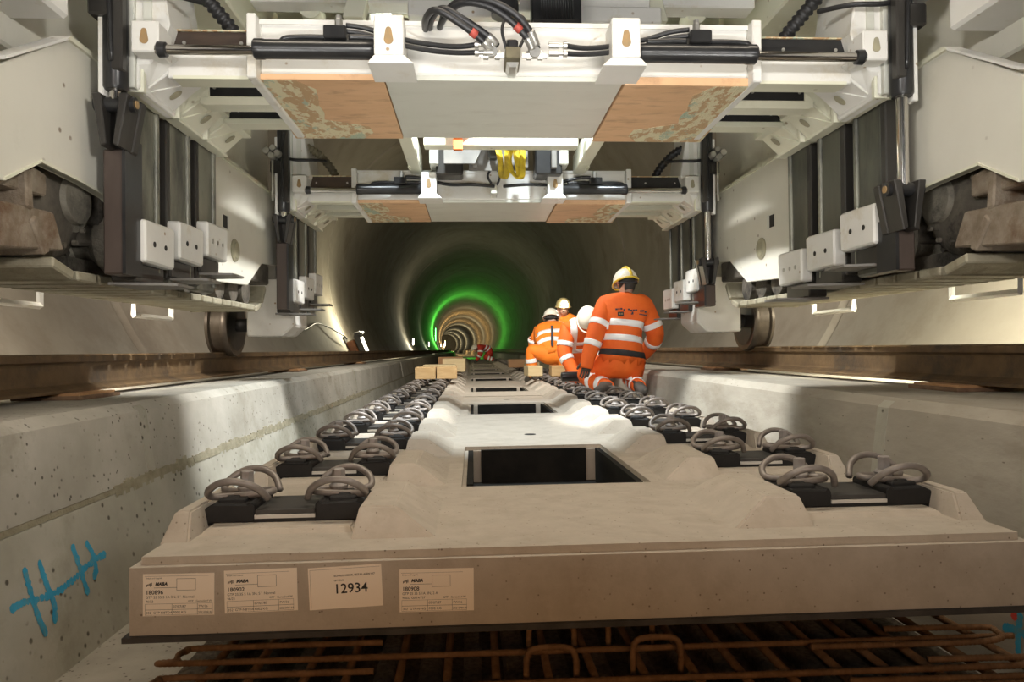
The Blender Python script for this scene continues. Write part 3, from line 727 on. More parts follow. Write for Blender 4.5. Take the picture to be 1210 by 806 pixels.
    # central valve and hoses
    if first:
        vb = MM().box(-.055, .0, Y(2.56), Y(2.70), 1.050, 1.092).out('valve_body', 'hose_old', bevel=.003)
        MM().box(-.048, -.008, Y(2.575), Y(2.68), 1.092, 1.125).out('valve_solenoid', 'black_paint', vb, bevel=.006)
        MM().lathe([(0, .022), (.012, .020), (.016, .01)], (-.03, Y(2.62), 1.125), 'z', 12).out('valve_cap', 'zinc', vb, smooth=True)
        MM().prism([(-.05, 1.05), (-.005, 1.05), (-.015, 1.032), (-.04, 1.032)], 'y', Y(2.60), Y(2.70)).out('valve_foot', 'zinc', vb)
        for s, cx in ((-1, -.105), (1, .05)):
            MM().lathe([(-.045, .011), (-.03, .011), (-.029, .017), (-.012, .017), (-.011, .012), (.011, .012), (.012, .017), (.03, .017), (.031, .011), (.045, .011)], (cx, Y(2.57), 1.063), 'x', 6).out('pipe_tee', 'zinc', vb)
            MM().lathe([(0, .020), (.012, .020), (.014, .012)], (cx, Y(2.54), 1.066), 'y', 12).out('banjo', 'zinc', vb, smooth=True)
        for pts, tape in (([(-.105, 2.555, 1.07), (-.135, 2.53, 1.095), (-.21, 2.50, 1.14), (-.30, 2.49, 1.185), (-.345, 2.60, 1.195), (-.35, 2.85, 1.24)], 1),
                          ([(-.085, 2.555, 1.09), (-.12, 2.53, 1.115), (-.20, 2.51, 1.16), (-.28, 2.52, 1.205), (-.33, 2.65, 1.21), (-.335, 2.9, 1.25)], 0),
                          ([(.045, 2.555, 1.07), (.02, 2.53, 1.11), (-.05, 2.50, 1.165), (-.13, 2.49, 1.205), (-.22, 2.52, 1.222), (-.29, 2.66, 1.215), (-.31, 2.95, 1.26)], 1),
                          ([(.06, 2.555, 1.08), (.03, 2.52, 1.13), (-.03, 2.49, 1.18), (-.12, 2.48, 1.218), (-.21, 2.51, 1.232), (-.28, 2.64, 1.232), (-.30, 2.95, 1.28)], 0)):
            S = spline(pts, 8); MM().tube(S, .0125, 10).out('hydraulic_hose', 'hose_rubber', smooth='all')
            f = MM(); f.tube(S[2:9], .0155, 10); f.out('hose_ferrule', 'zinc', smooth='all')
            if tape: MM().tube(S[11:14], .0150, 10).out('tape_mark', 'tape_red', smooth='all')
        MM().tube(spline([(-.05, 2.60, 1.10), (-.065, 2.60, 1.17), (-.045, 2.61, 1.225), (-.01, 2.62, 1.235), (.02, 2.62, 1.215), (.02, 2.62, 1.16), (.0, 2.61, 1.11)], 6), .006, 8).out('cable_loop', 'hose_rubber', smooth='all')
    else:
        MM().tube(spline([(-.05, Y(2.57), 1.12), (-.075, Y(2.56), 1.17), (-.045, Y(2.56), 1.215), (0, Y(2.56), 1.20), (.005, Y(2.56), 1.15), (-.015, Y(2.57), 1.11)], 6), .008, 8).out('cable_loop', 'hose_rubber', smooth='all')
        MM().box(-.055, -.01, Y(2.56), Y(2.70), 1.05, 1.115).out('valve_body', 'grey_plate', bevel=.006)
        MM().lathe([(0, .016), (.02, .016), (.024, .01)], (-.032, Y(2.63), 1.115), 'z', 8).out('valve_cap', 'zinc')
lifting_frame(0, True)
lifting_frame(2.25, False)

# side frames: covers, crawlers, wheels
for s in (-1, 1):
    UI = 1.56
    cov = [(1.45, .47), (2.18, .515), (2.36, .615), (2.60, .605), (2.78, .588), (2.86, .565), (2.91, .52), (2.935, .45), (2.95, .375), (3.95, .385), (4.46, .41), (4.76, .58), (5.40, .63), (5.40, 1.01), (5.22, 1.085), (2.52, 1.085), (2.2, .875), (1.45, .40)]
    cov = cov[:-1] + [(1.45, .52)] if False else cov
    poly = [(1.5, .472), *cov[1:-1], (1.62, .49)]
    o = MM(s).prism(poly, 'x', UI, UI+.025).out('crawler_cover', 'cover_paint' , bevel=.003)
    MM(s).prism([(2.50, 1.075), (2.52, 1.092), (5.23, 1.092), (5.41, 1.013), (5.40, 1.0), (5.22, 1.075)], 'x', UI-.012, UI+.05).out('top_flange', CR, o)
    MM(s).prism([(2.18, .885), (2.17, .87), (2.51, 1.075), (2.52, 1.092)], 'x', UI-.010, UI+.05).out('front_flange', W, o)
    ye = [(2.18, .515), (2.36, .615), (2.60, .605), (2.78, .588), (2.86, .565), (2.91, .52), (2.935, .45)]
    for a, b in zip(ye, ye[1:]):
        MM(s).prism([a, b, (b[0]+.004, b[1]+.010), (a[0], a[1]+.010)], 'x', UI-.006, UI+.03).out('edge_trim', CR, o)
    # square hole and round inspection plate
    MM(s).box(UI-.003, UI+.004, 4.035, 4.115, .695, .765).out('lock_hole', 'hole_dark', o)
    MM(s).box(UI-.006, UI-.002, 4.095, 4.125, .69, .77).out('lock_plate', 'grey_plate', o)
    rp = MM(s).lathe([(-.012, .058), (-.006, .066), (.0, .066)], (UI, 4.22, .59), 'x', 24).out('inspection_plate', 'hole_paint', o, smooth=True)
    MM(s).lathe([(-.016, .045), (-.012, .05)], (UI, 4.22, .59), 'x', 24).out('plate_boss', 'hole_paint', o)
    # side body standing behind and above the cover
    MM(s).box(UI+.12, UI+.9, 1.2, 5.35, 1.0, 2.0).out('side_body', 'cover_paint', bevel=.01)
    MM(s).prism([(2.36, 1.02), (2.36, 1.9), (1.2, 1.9), (1.2, .75), (2.05, .80)], 'x', UI-.03, UI+.4).out('drive_housing', W, bevel=.01) if False else None
    hb = MM(s).box(UI-.06, UI+.35, 1.2, 2.42, 1.10, 1.9).out('drive_housing', W, bevel=.012)
    P, rs = corr([(UI+.02, 1.6, .98), (UI+.02, 1.9, .93), (UI+.03, 2.08, .935), (UI+.09, 2.2, .94)], .030, .026, .14)
    MM(s).tube(P, rs, 12).out('corrugated_conduit', 'hose_rubber', smooth='all')
    # crawler frame
    fr = MM(s).box(UI+.06, UI+.36, 2.85, 4.60, .42, .66).out('crawler_frame', 'grease', bevel=.01)
    MM(s).box(UI+.03, UI+.40, 4.30, 5.02, .46, .60).out('frame_end', 'grease', fr, bevel=.01)
    # drive sprocket with final drive
    sp = MM(s).lathe([(-.02, .10), (.0, .165), (.02, .19), (.14, .19), (.16, .17)], (UI+.09, 2.60, .53), 'x', 40).out('final_drive', 'grease', smooth=True)
    MM(s).lathe([(-.045, .06), (-.04, .085), (-.02, .09), (-.015, .115), (.02, .13)], (UI+.09, 2.68, .56), 'x', 32).out('drive_hub', 'hub_steel', sp, smooth=True)
    for k in range(12):
        a = 2*math.pi*k/12
        MM(s).lathe([(-.034, .010), (-.02, .010)], (UI+.09, 2.60+.145*math.cos(a), .53+.145*math.sin(a)), 'x', 6).out('hub_bolt', 'grease', sp)
    tm = MM(s)
    for k in range(16):
        a = 2*math.pi*k/16; b = a+.12
        tm.prism([(2.60+.185*math.cos(a-.12), .53+.185*math.sin(a-.12)), (2.60+.225*math.cos(a-.05), .53+.225*math.sin(a-.05)), (2.60+.225*math.cos(a+.05), .53+.225*math.sin(a+.05)), (2.60+.185*math.cos(b), .53+.185*math.sin(b))], 'x', UI+.13, UI+.20)
    tm.out('sprocket_teeth', 'grease', sp)
    MM(s).lathe([(0, .10), (.01, .13), (.06, .13), (.10, .09), (.16, .09), (.20, .13), (.24, .13), (.25, .10)], (UI+.03, 2.97, .45), 'x', 28).out('carrier_roller', 'hub_steel', smooth=True)
    for k in range(7):
        yk = 3.22+.235*k
        MM(s).lathe([(0, .05), (.005, .085), (.05, .085), (.06, .06), (.20, .06), (.21, .085), (.26, .085), (.265, .05)], (UI+.06, yk, .39), 'x', 20).out('track_roller', 'grease', smooth=True)
    MM(s).lathe([(0, .08), (.01, .16), (.05, .17), (.16, .17), (.20, .16), (.21, .08)], (UI+.10, 4.66, .47), 'x', 28).out('idler_wheel', 'grease', smooth=True)
    # track loop
    loop = []; CA, RA, CB, RB = (2.60, .555), .262, (4.66, .50), .20
    for i in range(0, 19):
        a = R(90+180*i/18); loop.append((CA[0]+RA*math.cos(a), CA[1]+RA*math.sin(a)))
    for i in range(0, 19):
        a = R(270+180*i/18); loop.append((CB[0]+RB*math.cos(a), CB[1]+RB*math.sin(a)))
    L = [0]; LP = loop+[loop[0]]
    for a, b in zip(LP, LP[1:]): L.append(L[-1]+math.dist(a, b))
    ch = MM(s); ch.add([(u_, y, z) for y, z in loop for u_ in (UI+.12, UI+.30)], [(2*i, 2*i+1, (2*i+3) % (2*len(loop)), (2*i+2) % (2*len(loop))) for i in range(len(loop))])
    ctr = (3.6, .5)
    inner = []
    for y, z in loop:
        d = Vector((y-min(max(y, CA[0]), CB[0]), z-.5)); d.normalize(); inner.append((y-d.x*.07, z-d.y*.07))
    ch.add([(u_, y, z) for y, z in inner for u_ in (UI+.12, UI+.30)], [(2*i, 2*i+1, (2*i+3) % (2*len(loop)), (2*i+2) % (2*len(loop))) for i in range(len(loop))])
    n2 = len(loop)
    for u_ in (UI+.12, UI+.30):
        ch.add([(u_, y, z) for y, z in loop] + [(u_, y, z) for y, z in inner], [(i, (i+1) % n2, n2+(i+1) % n2, n2+i) for i in range(n2)])
    chain = ch.out('crawler_chain', 'grease')
    d = 0; pitch = L[-1]/round(L[-1]/.145); k = 0
    while d < L[-1]-.01:
        j = max(i for i in range(len(L)-1) if L[i] <= d+1e-9)
        t = (d-L[j])/(L[j+1]-L[j]); a, b = LP[j], LP[j+1]
        c = (a[0]+(b[0]-a[0])*t, a[1]+(b[1]-a[1])*t); tg = Vector((b[0]-a[0], b[1]-a[1])).normalized(); nr = Vector((tg.y, -tg.x))
        if c[1] < .50 or c[0] < 2.62:
            h = pitch*.46; th = .035
            # nr points outward for this winding
            q = [(c[0]-tg.x*h, c[1]-tg.y*h), (c[0]+tg.x*h, c[1]+tg.y*h), (c[0]+tg.x*h*.9+nr.x*th, c[1]+tg.y*h*.9+nr.y*th), (c[0]-tg.x*h*.9+nr.x*th, c[1]-tg.y*h*.9+nr.y*th)]
            front = c[0] < 2.50
            MM(s).prism(q, 'x', UI+.01, UI+.43).out('track_shoe', 'rusty_shoe' if front else 'shoe_worn', chain, bevel=.006)
            if front: pass
        d += pitch; k += 1
    # heavy guard blocks in front of the sprocket
    MM(s).prism([(2.12, .515), (2.30, .515), (2.455, .525), (2.455, .60), (2.36, .612), (2.2, .53)], 'x', UI+.035, UI+.20).out('guard_block', 'rusty_shoe', bevel=.006)
    MM(s).prism([(2.10, .31), (2.53, .355), (2.47, .475), (2.10, .455)], 'x', UI+.02, UI+.20).out('guard_block', 'rusty_shoe', bevel=.006)
    # rail wheel and its white axle box
    wy = 5.42
    wh = MM(s).lathe([(0, .13), (.0, .225), (.02, .235), (.045, .232), (.055, .205), (.125, .20), (.135, .225), (.155, .225), (.16, .14)], ((XRL-XM)*-1-.10 if s < 0 else XRR-XM-.10, wy, .2), 'x', 48).out('rail_wheel', 'wheel_steel', smooth=True)
    MM(s).lathe([(-.004, .19), (.012, .15), (.03, .15)], ((XRL-XM)*-1-.10 if s < 0 else XRR-XM-.10, wy, .2), 'x', 40).out('wheel_disc', 'wheel_black', wh, smooth=True)
    ab = MM(s).prism([(1.47, .185), (1.55, .112), (1.80, .112), (1.80, .62), (1.47, .62)], 'y', 5.20, 5.62).out('axle_box', W, bevel=.010)
    MM(s).box(1.60, 1.86, 5.22, 5.60, .40, .62).out('axle_arm', CR, ab, bevel=.01)
    MM(s).cyl((1.78, wy, .2), (1.98, wy, .2), .05, 16).out('axle', 'wheel_black', ab, smooth=True)
    MM(s).box(1.58, 1.74, 5.18, 5.36, .52, .70).out('axle_link', 'grey_panel', ab, bevel=.01)
    # foot rungs on the outside
    for (ya, yb, zz) in ((2.94, 3.38, .222), (4.28, 4.80, .222)):
        MM(s).tube([(2.16, ya, .36), (2.16, ya, zz), (2.16, yb, zz), (2.16, yb, .36)], .016, 4).out('foot_rung', W)

# upper frame seen above and between the lifting frames
MM().box(-1.25, 1.25, 3.50, 3.62, 1.70, 1.86).out('upper_cross_beam', W, bevel=.008)
MM().box(-.45, .70, 3.44, 3.54, 1.64, 1.72).out('upper_girder', W, bevel=.006)
for s in (-1, 1):
    MM(s).box(.50, 1.25, 3.88, 3.96, 1.2, 1.72).out('upper_panel', CR, bevel=.004) if False else None
    MM(s).box(.62, 1.25, 4.02, 4.10, 1.62, 2.2).out('upper_panel', CR, bevel=.004)
    r_ = MM(s).cyl((.30, 3.62, 1.725), (1.20, 3.62, 1.725), .022, 14).out('tie_rod', 'chrome', smooth=True)
    MM(s).lathe([(-.06, .055), (.06, .055)], (.98, 3.66, 1.72), 'y', 24).out('rod_eye', CR, r_, smooth=True)
    MM(s).prism([(.70, 1.62), (.80, 1.62), (.62, 2.3), (.52, 2.3)], 'y', 3.48, 3.56).out('upper_strut', CR, bevel=.004)
    # longitudinal beams from frame to frame
    MM(s).box(.52, .60, 3.44, 4.93, 1.21, 1.34).out('longitudinal_beam', CR, bevel=.006)
    MM(s).box(.585, .60, 4.70, 4.78, 1.20, 1.36).out('beam_stop', CR)
    MM(s).box(.40, .46, 4.70, 4.86, 1.22, 1.40).out('lug', 'grey_plate', bevel=.008)
    # roof sides carried on the side bodies
    MM(s).box(1.30, 1.70, 3.0, 5.3, 1.62, 2.0).out('gallery_beam', CR, bevel=.01)
MM().cyl((-.025, 3.2, 1.50), (-.025, 3.2, 1.95), .062, 24).out('vertical_pipe', 'black_paint', smooth=True)
MM().lathe([(0, .066), (.014, .066)], (-.025, 3.2, 1.56), 'z', 24).out('pipe_ring', 'zinc')
g = MM().box(.10, .33, 3.24, 3.34, 1.46, 1.95).out('cable_box', 'black_paint', bevel=.006)
for k in range(14): MM().cyl((.145+.011*k, 3.232, 1.505), (.145+.011*k, 3.232, 1.95), .0045, 6).out('cable', 'hose_rubber', g, smooth='all')
MM().box(.105, .325, 3.215, 3.24, 1.472, 1.497).out('cable_clamp', 'column_dark', g)
MM().box(-.48, -.05, 3.42, 3.5, 1.60, 1.68).out('upper_girder', W, bevel=.006)
MM().box(.35, .75, 3.42, 3.5, 1.58, 1.66).out('upper_girder', W, bevel=.006)
MM().box(.05, .58, 3.62, 3.70, 1.75, 2.0).out('recess_shade', 'black_paint', bevel=.01)  # added black box: shade of a dark recess put into its colour
# middle bay between the frames
MM().box(-.47, .47, 4.32, 4.42, 1.235, 1.32).out('middle_cross_beam', CR, bevel=.006)
MM().prism([(-.36, 1.20), (-.16, 1.20), (-.04, 1.46), (-.36, 1.46)], 'y', 4.60, 4.62).out('bay_panel', 'grey_panel')
MM().box(-.20, .12, 4.70, 4.72, 1.18, 1.5).out('bay_panel', 'grey_panel')
MM().box(.24, .42, 4.72, 4.90, 1.16, 1.46).out('bay_unit', 'black_paint', bevel=.01)
MM().box(-.42, -.24, 4.74, 4.90, 1.16, 1.42).out('bay_unit', 'column_dark', bevel=.01)
MM().box(-.07, -.015, 4.62, 4.68, 1.24, 1.34).out('bay_switch', 'black_paint', bevel=.004)
MM().box(-.29, -.235, 4.28, 4.32, 1.20, 1.30).out('orange_strap', 'orange_paint', bevel=.003)
MM().box(-.34, -.18, 4.26, 4.32, 1.29, 1.32).out('orange_strap', 'orange_paint', bevel=.003)
for cx_, hh in ((.36, .09), (.17, .07), (-.16, .05)):
    MM().box(cx_-.018, cx_+.018, 4.66, 4.70, 1.19, 1.19+hh+.04).out('bay_fitting', 'grey_panel', bevel=.004)
# roof plate closing the machine from above, behind the cross beams
MM().box(-1.3, 1.3, 4.1, 4.2, 1.95, 2.6).out('roof_panel', CR)

# yellow lifting sling hanging in the bay: its own thing
sl = empty('lifting_sling', (.235, 4.50, 1.23)); tag(sl, 'yellow lifting sling hanging in loops behind the front lifting frame', 'sling')
def strap(pts, wv, th=.006, name='sling_loop'):
    S = spline(pts, 8); mb = MB(); m = len(S); vs = []
    for i, p in enumerate(S):
        t = (S[min(i+1, m-1)]-S[max(i-1, 0)]).normalized(); side = Vector((0, 1, 0)); n = t.cross(side).normalized()
        wd = Vector(wv)
        for a, b in ((-1, -1), (1, -1), (1, 1), (-1, 1)): vs.append(p + wd*a*.5 + n*th*b*.5)
    fs = [(i*4+k, i*4+(k+1) % 4, (i+1)*4+(k+1) % 4, (i+1)*4+k) for i in range(m-1) for k in range(4)] + [(3, 2, 1, 0), tuple(range(4*m-4, 4*m))]
    mb.add(vs, fs).build(name, 'sling', sl, smooth=True)
strap([(-.075, 0, .16), (-.07, 0, .06), (-.055, -.01, -.05), (-.05, 0, -.13), (-.03, .01, -.145), (-.015, .01, -.11), (-.012, .0, -.03), (-.01, 0, .03)], (.028, .02, 0), .010)
strap([(.095, .01, .16), (.09, 0, .05), (.085, 0, -.05), (.082, -.01, -.13), (.06, 0, -.15), (.03, .01, -.12), (.01, .01, -.09), (.0, .0, -.02), (.02, 0, .06)], (.026, .02, 0), .010)
strap([(-.09, -.02, .17), (-.06, -.02, .10), (0, -.025, .055), (.05, -.02, .08), (.07, -.02, .17)], (0, .045, .02), .024)
strap([(-.07, -.03, .17), (-.04, -.03, .11), (.01, -.03, .08), (.05, -.03, .11), (.06, -.03, .17)], (0, .03, .02), .018)
strap([(.05, .02, .15), (.045, .0, .02), (.055, .0, -.06), (.07, .02, -.14)], (.03, .02, 0), .012)
MB().cyl((-.16, 0, .165), (.16, 0, .165), .016, 12).build('sling_bar', 'zinc', sl, smooth=True)

# ------------------------------------------------------------------ people
def skin_mesh(nodes, edges, root, sub=2):
    names = list(nodes); me = bpy.data.meshes.new('skel')
    me.from_pydata([nodes[n][0] for n in names], [(names.index(a), names.index(b)) for a, b in edges], [])
    o = bpy.data.objects.new('skel', me); COL.objects.link(o)
    o.modifiers.new('s', 'SKIN'); sd = o.modifiers.new('d', 'SUBSURF'); sd.levels = sub; sd.render_levels = sub
    if not me.skin_vertices: 
        me.attributes
    sv = me.skin_vertices[0].data
    for i, n in enumerate(names):
        r = nodes[n][1]; sv[i].radius = r if isinstance(r, tuple) else (r, r); sv[i].use_root = (n == root)
    o.modifiers['s'].use_smooth_shade = True
    bpy.context.view_layer.update()
    dg = bpy.context.evaluated_depsgraph_get()
    out = bpy.data.meshes.new_from_object(o.evaluated_get(dg)); bpy.data.objects.remove(o); bpy.data.meshes.remove(me)
    return out

def seg_dist(p, a, b):
    ab = b-a; t = max(0, min(1, (p-a).dot(ab)/max(1e-9, ab.length_squared))); return (p-(a+ab*t)).length, t

def shell(src, keep, off, name, m, parent, planes=()):
    # offset copy of the part of a mesh's faces that "keep" accepts, cut clean by planes (point, normal) on the side of the normal
    bm = bmesh.new(); bm.from_mesh(src)
    bm.normal_update()
    for pt, no in planes:
        bmesh.ops.bisect_plane(bm, geom=bm.verts[:]+bm.edges[:]+bm.faces[:], plane_co=pt, plane_no=no, clear_inner=False, clear_outer=False)
    bm.normal_update()
    dele = []
    for f in bm.faces:
        c = f.calc_center_median()
        if not keep(c) or any((c-Vector(pt)).dot(Vector(no)) < 0 for pt, no in planes): dele.append(f)
    bmesh.ops.delete(bm, geom=dele, context='FACES')
    for v in bm.verts: v.co += v.normal*off
    rim = [e for e in bm.edges if e.is_boundary]
    nv = {v: v.normal.copy() for e in rim for v in e.verts}
    ret = bmesh.ops.extrude_edge_only(bm, edges=rim)
    inv = {}
    for e in rim:
        pass
    for v in [g for g in ret['geom'] if isinstance(g, bmesh.types.BMVert)]:
        src_v = min(nv, key=lambda q: (q.co-v.co).length_squared); v.co = v.co - nv[src_v]*off*.9
    isl_ = []; seen = set()
    for f in bm.faces: f.tag = False
    groups = []
    for f0 in bm.faces:
        if f0.tag: continue
        st = [f0]; f0.tag = True; g = []
        while st:
            f = st.pop(); g.append(f)
            for e in f.edges:
                for f2 in e.link_faces:
                    if not f2.tag: f2.tag = True; st.append(f2)
        groups.append(g)
    groups.sort(key=len, reverse=True); o = None
    for g in groups:
        if len(g) < 12 and g is not groups[0]: continue
        idx = {}; vs = []; fs = []
        for f in g:
            q = []
            for v in f.verts:
                if v not in idx: idx[v] = len(vs); vs.append(v.co.copy())
                q.append(idx[v])
            fs.append(q)
        me = bpy.data.meshes.new(name); me.from_pydata(vs, [], fs); me.materials.append(MATS[m])
        me.polygons.foreach_set('use_smooth', [True]*len(me.polygons)); me.update()
        o2 = link(name, me, parent); o = o or o2
    bm.free(); return o

BONES = [('hip', 'waist'), ('waist', 'chest'), ('chest', 'neck'), ('neck', 'head'), ('chest', 'shL'), ('shL', 'elL'), ('elL', 'wrL'), ('wrL', 'haL'), ('chest', 'shR'), ('shR', 'elR'), ('elR', 'wrR'), ('wrR', 'haR'),
         ('hip', 'thL'), ('thL', 'knL'), ('knL', 'anL'), ('anL', 'toL'), ('hip', 'thR'), ('thR', 'knR'), ('knR', 'anR'), ('anR', 'toR')]
RAD = dict(hip=(.145, .12), waist=(.15, .115), chest=(.175, .125), neck=.062, head=.085, sh=.085, el=.062, wr=.042, ha=.04, th=.105, kn=.078, an=.052, to=.042)

def person(loc, J, label, look, jacket='hivis', trousers='hivis', helmet='helmet_white', k=1.0, rim=None, lamp=False, trim=None, tcolor='hivis', fingers=True, bands=True, facecam=False):
    root = empty('person', loc); tag(root, label, 'person', 'workers in orange clothing')
    P = {n: Vector(p)*k for n, p in J.items()}
    hd = Vector(look).normalized(); P['head'] = P['neck'] + (P['head']-P['neck'])
    nodes = {}
    for n, p in P.items():
        key = n if n in RAD else n[:-1]
        r = RAD[key]; nodes[n] = (p, tuple(a*k for a in r) if isinstance(r, tuple) else r*k)
    me = skin_mesh(nodes, BONES, 'hip'); 
    def bone(c):
        return min(BONES, key=lambda b: seg_dist(c, P[b[0]], P[b[1]])[0] - (.06 if b[0] in ('hip', 'waist', 'chest') and b[1] in ('waist', 'chest') else 0) + (.06 if b[0] in ('wrL', 'wrR') else 0))
    for mm in ('skin', jacket, 'glove'): me.materials.append(MATS[mm])
    mi = []
    for f in me.polygons:
        b_ = bone(f.center); mi.append(0 if b_ in (('neck', 'head'), ('chest', 'neck')) else 2 if b_[0] in ('wrL', 'wrR') else 1)
    me.polygons.foreach_set('material_index', mi)
    me.polygons.foreach_set('use_smooth', [True]*len(me.polygons))
    body = link('body', me, root)
    # face and head shape: one mesh around the head joint, closely fitted
    side = hd.cross(Vector((0, 0, 1))).normalized(); upv = side.cross(hd).normalized(); hc = P['head']
    def hp(a, b, c): return hc + (side*a + hd*b + upv*c)*k
    hm = MB(); n1, n2 = 12, 16; vs = []
    for i in range(n1+1):
        t = math.pi*i/n1
        for j in range(n2):
            a = 2*math.pi*j/n2; x = .076*math.sin(t)*math.cos(a); y = .095*math.sin(t)*math.sin(a); z = .118*math.cos(t)
            if z < -.02 and y > 0: x *= .85; y *= .92
            if z < -.05: y += .012
            vs.append(hp(x, y, z))
    hm.add(vs, [(i*n2+j, i*n2+(j+1) % n2, (i+1)*n2+(j+1) % n2, (i+1)*n2+j) for i in range(n1) for j in range(n2)])
    hm.hull8([hp(-.011, .085, .012), hp(.011, .085, .012), hp(.008, .088, .045), hp(-.008, .088, .045)], [hp(-.015, .10, -.022), hp(.015, .10, -.022), hp(.005, .112, -.008), hp(-.005, .112, -.008)])
    for q in (-1, 1): hm.tube([hp(q*.074, -.005, -.025), hp(q*.084, -.012, .0), hp(q*.084, -.015, .025), hp(q*.076, -.008, .035)], .012*k, 6)
    hm.build('head', 'skin', root, smooth='all')
    fm = MB()
    for q in (-1, 1): fm.tube([hp(q*.030-.012, .084, .022), hp(q*.030, .090, .024), hp(q*.030+.012, .084, .022)], .006*k, 6)
    fm.tube([hp(-.024, .090, -.052), hp(0, .098, -.053), hp(.024, .090, -.052)], .005*k, 6)
    fm.build('face_features', 'hair', root, smooth='all')
    # hair on the back of the head
    hb = MB(); vs = []
    for i in range(9):
        t = math.pi*(.15+.62*i/8)
        for j in range(13):
            a = math.pi + math.pi*j/12; vs.append(hp(.081*math.sin(t)*math.cos(a), .100*math.sin(t)*math.sin(a)-.002, .121*math.cos(t)))
    hb.add(vs, [(i*13+j, i*13+j+1, (i+1)*13+j+1, (i+1)*13+j) for i in range(8) for j in range(12)]); hb.build('hair', 'hair', root, smooth='all')
    # helmet: shell, brim, rear strap, lamp
    hl = MB(); vs = []; m1, m2 = 9, 20
    for i in range(m1+1):
        t = math.pi*.54*i/m1
        for j in range(m2):
            a = 2*math.pi*j/m2; vs.append(hp(.105*math.sin(t)*math.cos(a), .130*math.sin(t)*math.sin(a)+.005, .015+.118*math.cos(t)+.012*abs(math.cos(a))**8*math.sin(t)*0))
    hl.add(vs, [(i*m2+j, i*m2+(j+1) % m2, (i+1)*m2+(j+1) % m2, (i+1)*m2+j) for i in range(m1) for j in range(m2)])
    hel = hl.build('helmet', helmet, root, smooth='all')
    br = MB(); br.tube([hp(.108*math.cos(a), .134*math.sin(a)+.005+(.03*max(0, math.sin(a))**3), .002) for a in [2*math.pi*j/28 for j in range(28)]], .009*k, 6, closed=True)
    br.build('helmet_brim', rim or helmet, hel, smooth='all')
    if rim:
        rd = MB(); rd.tube([hp(0, .130*math.cos(a)+.005, .015+.123*math.sin(a)) for a in [math.pi*j/14 for j in range(15)]], .014*k, 6); rd.build('helmet_ridge', rim, hel, smooth='all')
    st = MB(); st.tube(spline([hp(-.085, -.03, -.02), hp(-.06, -.085, -.035), hp(0, -.105, -.04), hp(.06, -.085, -.035), hp(.085, -.03, -.02)], 4), .011*k, 6); st.build('helmet_strap', 'black_cloth', hel, smooth='all')
    if lamp:
        lb = MB(); lb.tube([hp(0, .115, .06), hp(0, .150, .06)], .028*k, 12); lb.build('headlamp', 'lamp_body', hel, smooth=True)
        lz = MB(); lz.tube([hp(0, .150, .06), hp(0, .162, .06), hp(0, .172, .06), hp(0, .176, .06)], [.042*k, .042*k, .032*k, .012*k], 12); lz.build('headlamp_lens', 'lamp_on', hel, smooth=True)
        pl = point('headlamp_light', (0, 0, 0), 9, (1, .95, .8), .02); pl.parent = root; pl.location = hp(0, .21, .06)
    # gloves with five fingers
    for sd, q in (('L', -1), ('R', 1)):
        wv = P['wr'+sd]; hv = P['ha'+sd]; d = (hv-wv).normalized(); lat = d.cross(hd); 
        if lat.length < .2: lat = Vector((1, 0, 0))
        lat.normalize(); nn = d.cross(lat).normalized()
        g = {'v': (wv-(wv-P['el'+sd]).normalized()*.10*k, .060*k), 'w': (wv-d*.0*k, .054*k), 'p': (wv+d*.06*k, (.046*k, .028*k)), 'e': (wv+d*.10*k, (.048*k, .026*k))}; E = [('v', 'w'), ('w', 'p'), ('p', 'e')]
        for fi, (lo_, ln_) in enumerate(((-.033, .075), (-.011, .088), (.011, .082), (.033, .064))):
            a = wv+d*.105*k+lat*lo_*k; b = a+d*ln_*.5*k-nn*.008*k; c = a+d*ln_*.85*k-nn*.034*k
            g['a%d' % fi] = (a, .0115*k); g['b%d' % fi] = (b, .0105*k); g['c%d' % fi] = (c, .009*k); E += [('e', 'a%d' % fi), ('a%d' % fi, 'b%d' % fi), ('b%d' % fi, 'c%d' % fi)]
        a = wv+d*.05*k-lat*.045*k; g['t0'] = (a, .014*k); g['t1'] = (a+d*.035*k-lat*.022*k-nn*.01*k, .012*k); g['t2'] = (a+d*.065*k-lat*.026*k-nn*.026*k, .010*k)
        E += [('p', 't0'), ('t0', 't1'), ('t1', 't2')]
        gm = skin_mesh(g, E, 'w', 1); gm.materials.append(MATS['glove']); gm.polygons.foreach_set('use_smooth', [True]*len(gm.polygons)); link('glove', gm, root)
    # clothing
    arm = {('chest', 'shL'), ('shL', 'elL'), ('elL', 'wrL'), ('chest', 'shR'), ('shR', 'elR'), ('elR', 'wrR')}
    trk = {('hip', 'waist'), ('waist', 'chest'), ('chest', 'neck')}
    leg = {('hip', 'thL'), ('thL', 'knL'), ('knL', 'anL'), ('hip', 'thR'), ('thR', 'knR'), ('knR', 'anR')}
    ax = (P['chest']-P['hip']).normalized()
    def isj(c):
        b = bone(c)
        if b in arm: return True
        if b in trk: return (c-P['hip']).dot(ax) > -.02*k and (b != ('chest', 'neck') or seg_dist(c, P['chest'], P['neck'])[1] < .97)
        return b in (('hip', 'thL'), ('hip', 'thR')) and (c-P['hip']).dot(ax) > -.02*k
    def isl(c): 
        b = bone(c); return b in leg or (b == ('hip', 'waist'))
    shell(me, isl, .012*k, 'trousers', tcolor, root)
    shell(me, isj, .022*k, 'jacket', jacket, root)
